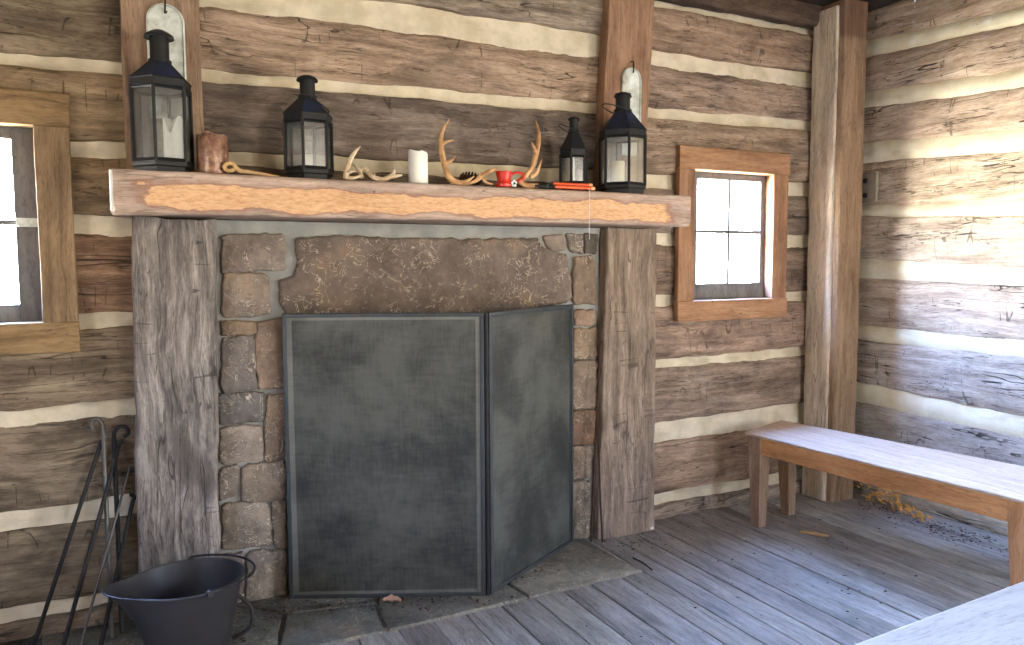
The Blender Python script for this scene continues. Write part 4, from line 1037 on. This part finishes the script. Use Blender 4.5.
def crumbs(name, label, spots, mat, smin, smax, zb=.003):
    m = MB(); r = random.Random(5)
    for (x0, y0, sx, sy, n, ang) in spots:
        for _ in range(n):
            u, v = r.gauss(0, 1) * sx, r.gauss(0, 1) * sy; ca, sa = math.cos(ang), math.sin(ang)
            x = x0 + u * ca - v * sa; y = y0 + u * sa + v * ca
            if x > 3.86 or y > 3.25 or (x > 3.57 and y > 2.97): continue
            s = r.uniform(smin, smax); c = Vector((x, y, zb)); R_ = Matrix.Rotation(r.uniform(0, 6.28), 4, 'Z') @ Matrix.Rotation(r.uniform(-.4, .4), 4, 'X')
            h_ = s * .18
            pts = [Vector((s * r.uniform(.6, 1), 0, 0)), Vector((0, s * r.uniform(.3, .7), 0)), Vector((-s * r.uniform(.6, 1), s * .1, 0)), Vector((0, -s * r.uniform(.3, .7), 0))]
            lo = [m.V(c + R_ @ p) for p in pts]; hi = [m.V(c + R_ @ (p * .8) + Vector((0, 0, h_))) for p in pts]
            m.F(lo[::-1]); m.F(hi)
            for k in range(4): m.F((lo[k], lo[(k + 1) % 4], hi[(k + 1) % 4], hi[k]))
    return tag(m.build(name, mat, smooth=False), label, 'litter', kind='stuff')
crumbs('leaf_litter', 'dark leaf crumbs scattered along the foot of the right wall and across the boards', [
    (3.78, 2.85, .12, .05, 80, -1.5), (3.76, 2.55, .22, .06, 190, -1.5), (3.72, 2.35, .12, .06, 110, -1.5), (3.3, 3.0, .3, .1, 30, -.3),
    (2.6, 2.8, .5, .25, 70, 0), (2.7, 2.1, .5, .3, 25, 0), (2.15, 3.0, .2, .06, 60, .1), (1.75, 2.95, .2, .08, 60, .5)], LITT, .004, .011)
crumbs('hearth_litter', 'dark soot and bark crumbs on the hearth stones', [
    (.62, 3.02, .12, .05, 60, -.4), (1.1, 2.82, .15, .03, 40, -.3), (.3, 2.95, .15, .08, 40, 0), (1.5, 2.88, .1, .05, 30, .5)], LITT, .004, .013, .015)
# shavings against the right wall
m = MB(); r = random.Random(9)
for _ in range(130):
    t = r.random(); y = 3.0 - t * .42 + r.gauss(0, .02); z = max(.006, .17 * (1 - t) ** 1.5 * r.random() + .008); x = 3.885 - r.random() * .05 * (1 + t) - (.17 - z) * .15
    d = Vector((r.uniform(-.3, .3), r.uniform(-1, 1), r.uniform(-.5, .5))).normalized() * r.uniform(.012, .03)
    p = Vector((x, y, z)); m.tube(chain([p, p + d * .5 + Vector((-.006, 0, .006)), p + d], 2), .0038, 5)
m.v = [(min(a, 3.888), b, max(c, .002)) for a, b, c in m.v]
tag(m.build('wood_shavings', STRAW), 'small heap of yellow shavings at the foot of the right wall under the bench', 'shavings', kind='stuff')

# ------------------------------------------------------------------ light: daylight through the windows, the doorway and added openings
w = bpy.data.worlds.new('daylight'); sc.world = w; w.use_nodes = True; nt = w.node_tree; nt.nodes.clear()
out = nt.nodes.new('ShaderNodeOutputWorld'); bg = nt.nodes.new('ShaderNodeBackground'); nt.links.new(bg.outputs[0], out.inputs[0])
tc = nt.nodes.new('ShaderNodeTexCoord'); sep = nt.nodes.new('ShaderNodeSeparateXYZ'); nt.links.new(tc.outputs['Generated'], sep.inputs[0])
rp = nt.nodes.new('ShaderNodeValToRGB'); mr = nt.nodes.new('ShaderNodeMapRange'); mr.inputs[1].default_value = -1; mr.inputs[2].default_value = 1
nt.links.new(sep.outputs[2], mr.inputs[0]); nt.links.new(mr.outputs[0], rp.inputs[0])
e = rp.color_ramp.elements; e[0].position = .0; e[0].color = (.62, .57, .45, 1); e[1].position = 1.; e[1].color = (.34, .64, 1.5, 1)
for p_, c_ in ((.36, (.92, .86, .72, 1)), (.47, (.92, .87, .75, 1)), (.53, (.88, .85, .77, 1)), (.59, (.85, .95, 1.08, 1)), (.67, (.58, .88, 1.6, 1))):
    q = e.new(p_); q.color = c_
nz_ = nt.nodes.new('ShaderNodeTexNoise'); nz_.inputs['Scale'].default_value = 22; nz_.inputs['Detail'].default_value = 5
nt.links.new(tc.outputs['Generated'], nz_.inputs['Vector'])
mr2 = nt.nodes.new('ShaderNodeMapRange'); mr2.inputs[1].default_value = .35; mr2.inputs[2].default_value = .65; mr2.inputs[3].default_value = .7; mr2.inputs[4].default_value = 1.15; nt.links.new(nz_.outputs[0], mr2.inputs[0])
mm = nt.nodes.new('ShaderNodeMath'); mm.operation = 'MULTIPLY'; nt.links.new(mr2.outputs[0], mm.inputs[0]); mm.inputs[1].default_value = 9.0
my = nt.nodes.new('ShaderNodeMapRange'); my.inputs[1].default_value = -.02; my.inputs[2].default_value = .12; my.inputs[3].default_value = 1.; my.inputs[4].default_value = 10.; nt.links.new(sep.outputs[1], my.inputs[0])
mm2 = nt.nodes.new('ShaderNodeMath'); mm2.operation = 'MULTIPLY'; nt.links.new(mm.outputs[0], mm2.inputs[0]); 
vn = nt.nodes.new('ShaderNodeVectorMath'); vn.operation = 'DOT_PRODUCT'; nt.links.new(tc.outputs['Generated'], vn.inputs[0]); vn.inputs[1].default_value = Vector((-.84, .5, .2)).normalized()
ml = nt.nodes.new('ShaderNodeMapRange'); ml.interpolation_type = 'SMOOTHSTEP'; ml.inputs[1].default_value = .55; ml.inputs[2].default_value = 1.; ml.inputs[3].default_value = 0.; ml.inputs[4].default_value = 1.; nt.links.new(vn.outputs['Value'], ml.inputs[0])
ma = nt.nodes.new('ShaderNodeMath'); ma.operation = 'ADD'; nt.links.new(my.outputs[0], ma.inputs[0]); nt.links.new(ml.outputs[0], ma.inputs[1])
nt.links.new(ma.outputs[0], mm2.inputs[1])
nt.links.new(rp.outputs[0], bg.inputs[0]); nt.links.new(mm2.outputs[0], bg.inputs[1])
def portal(name, loc, rot, sx, sy):
    l = bpy.data.lights.new(name, 'AREA'); l.shape = 'RECTANGLE'; l.size = sx; l.size_y = sy; l.energy = 1
    l.cycles.is_portal = True
    o = bpy.data.objects.new(name, l); C.objects.link(o); o.location = loc; o.rotation_euler = rot; return o
portal('opening_portal', (3.03, 3.42, 1.58), (-PI / 2, 0, 0), .62, .76)
portal('opening_portal', (-.61, 3.42, 1.58), (-PI / 2, 0, 0), .66, .76)
portal('door_portal', (4.08, -.125, 1.0), (0, PI / 2, 0), 2.02, 1.27)
portal('opening_portal', (-1.88, 1.2, 1.6), (0, -PI / 2, 0), .82, .62)  # sky light for the added left wall opening
portal('rear_portal', (2.5, -2.78, 1.5), (PI / 2, 0, 0), 1.22, 1.22)  # sky light for the added rear opening

sc.view_settings.view_transform = 'Standard'; sc.view_settings.look = 'None'; sc.view_settings.gamma = 1
sc.view_settings.use_curve_mapping = False
sc.view_settings.exposure = 1.75
sc.cycles.max_bounces = 8; sc.cycles.diffuse_bounces = 5; sc.cycles.transparent_max_bounces = 16; sc.cycles.glossy_bounces = 4
sc.cycles.use_denoising = True; sc.cycles.sample_clamp_indirect = 8
sc.cycles.caustics_reflective = False; sc.cycles.caustics_refractive = False
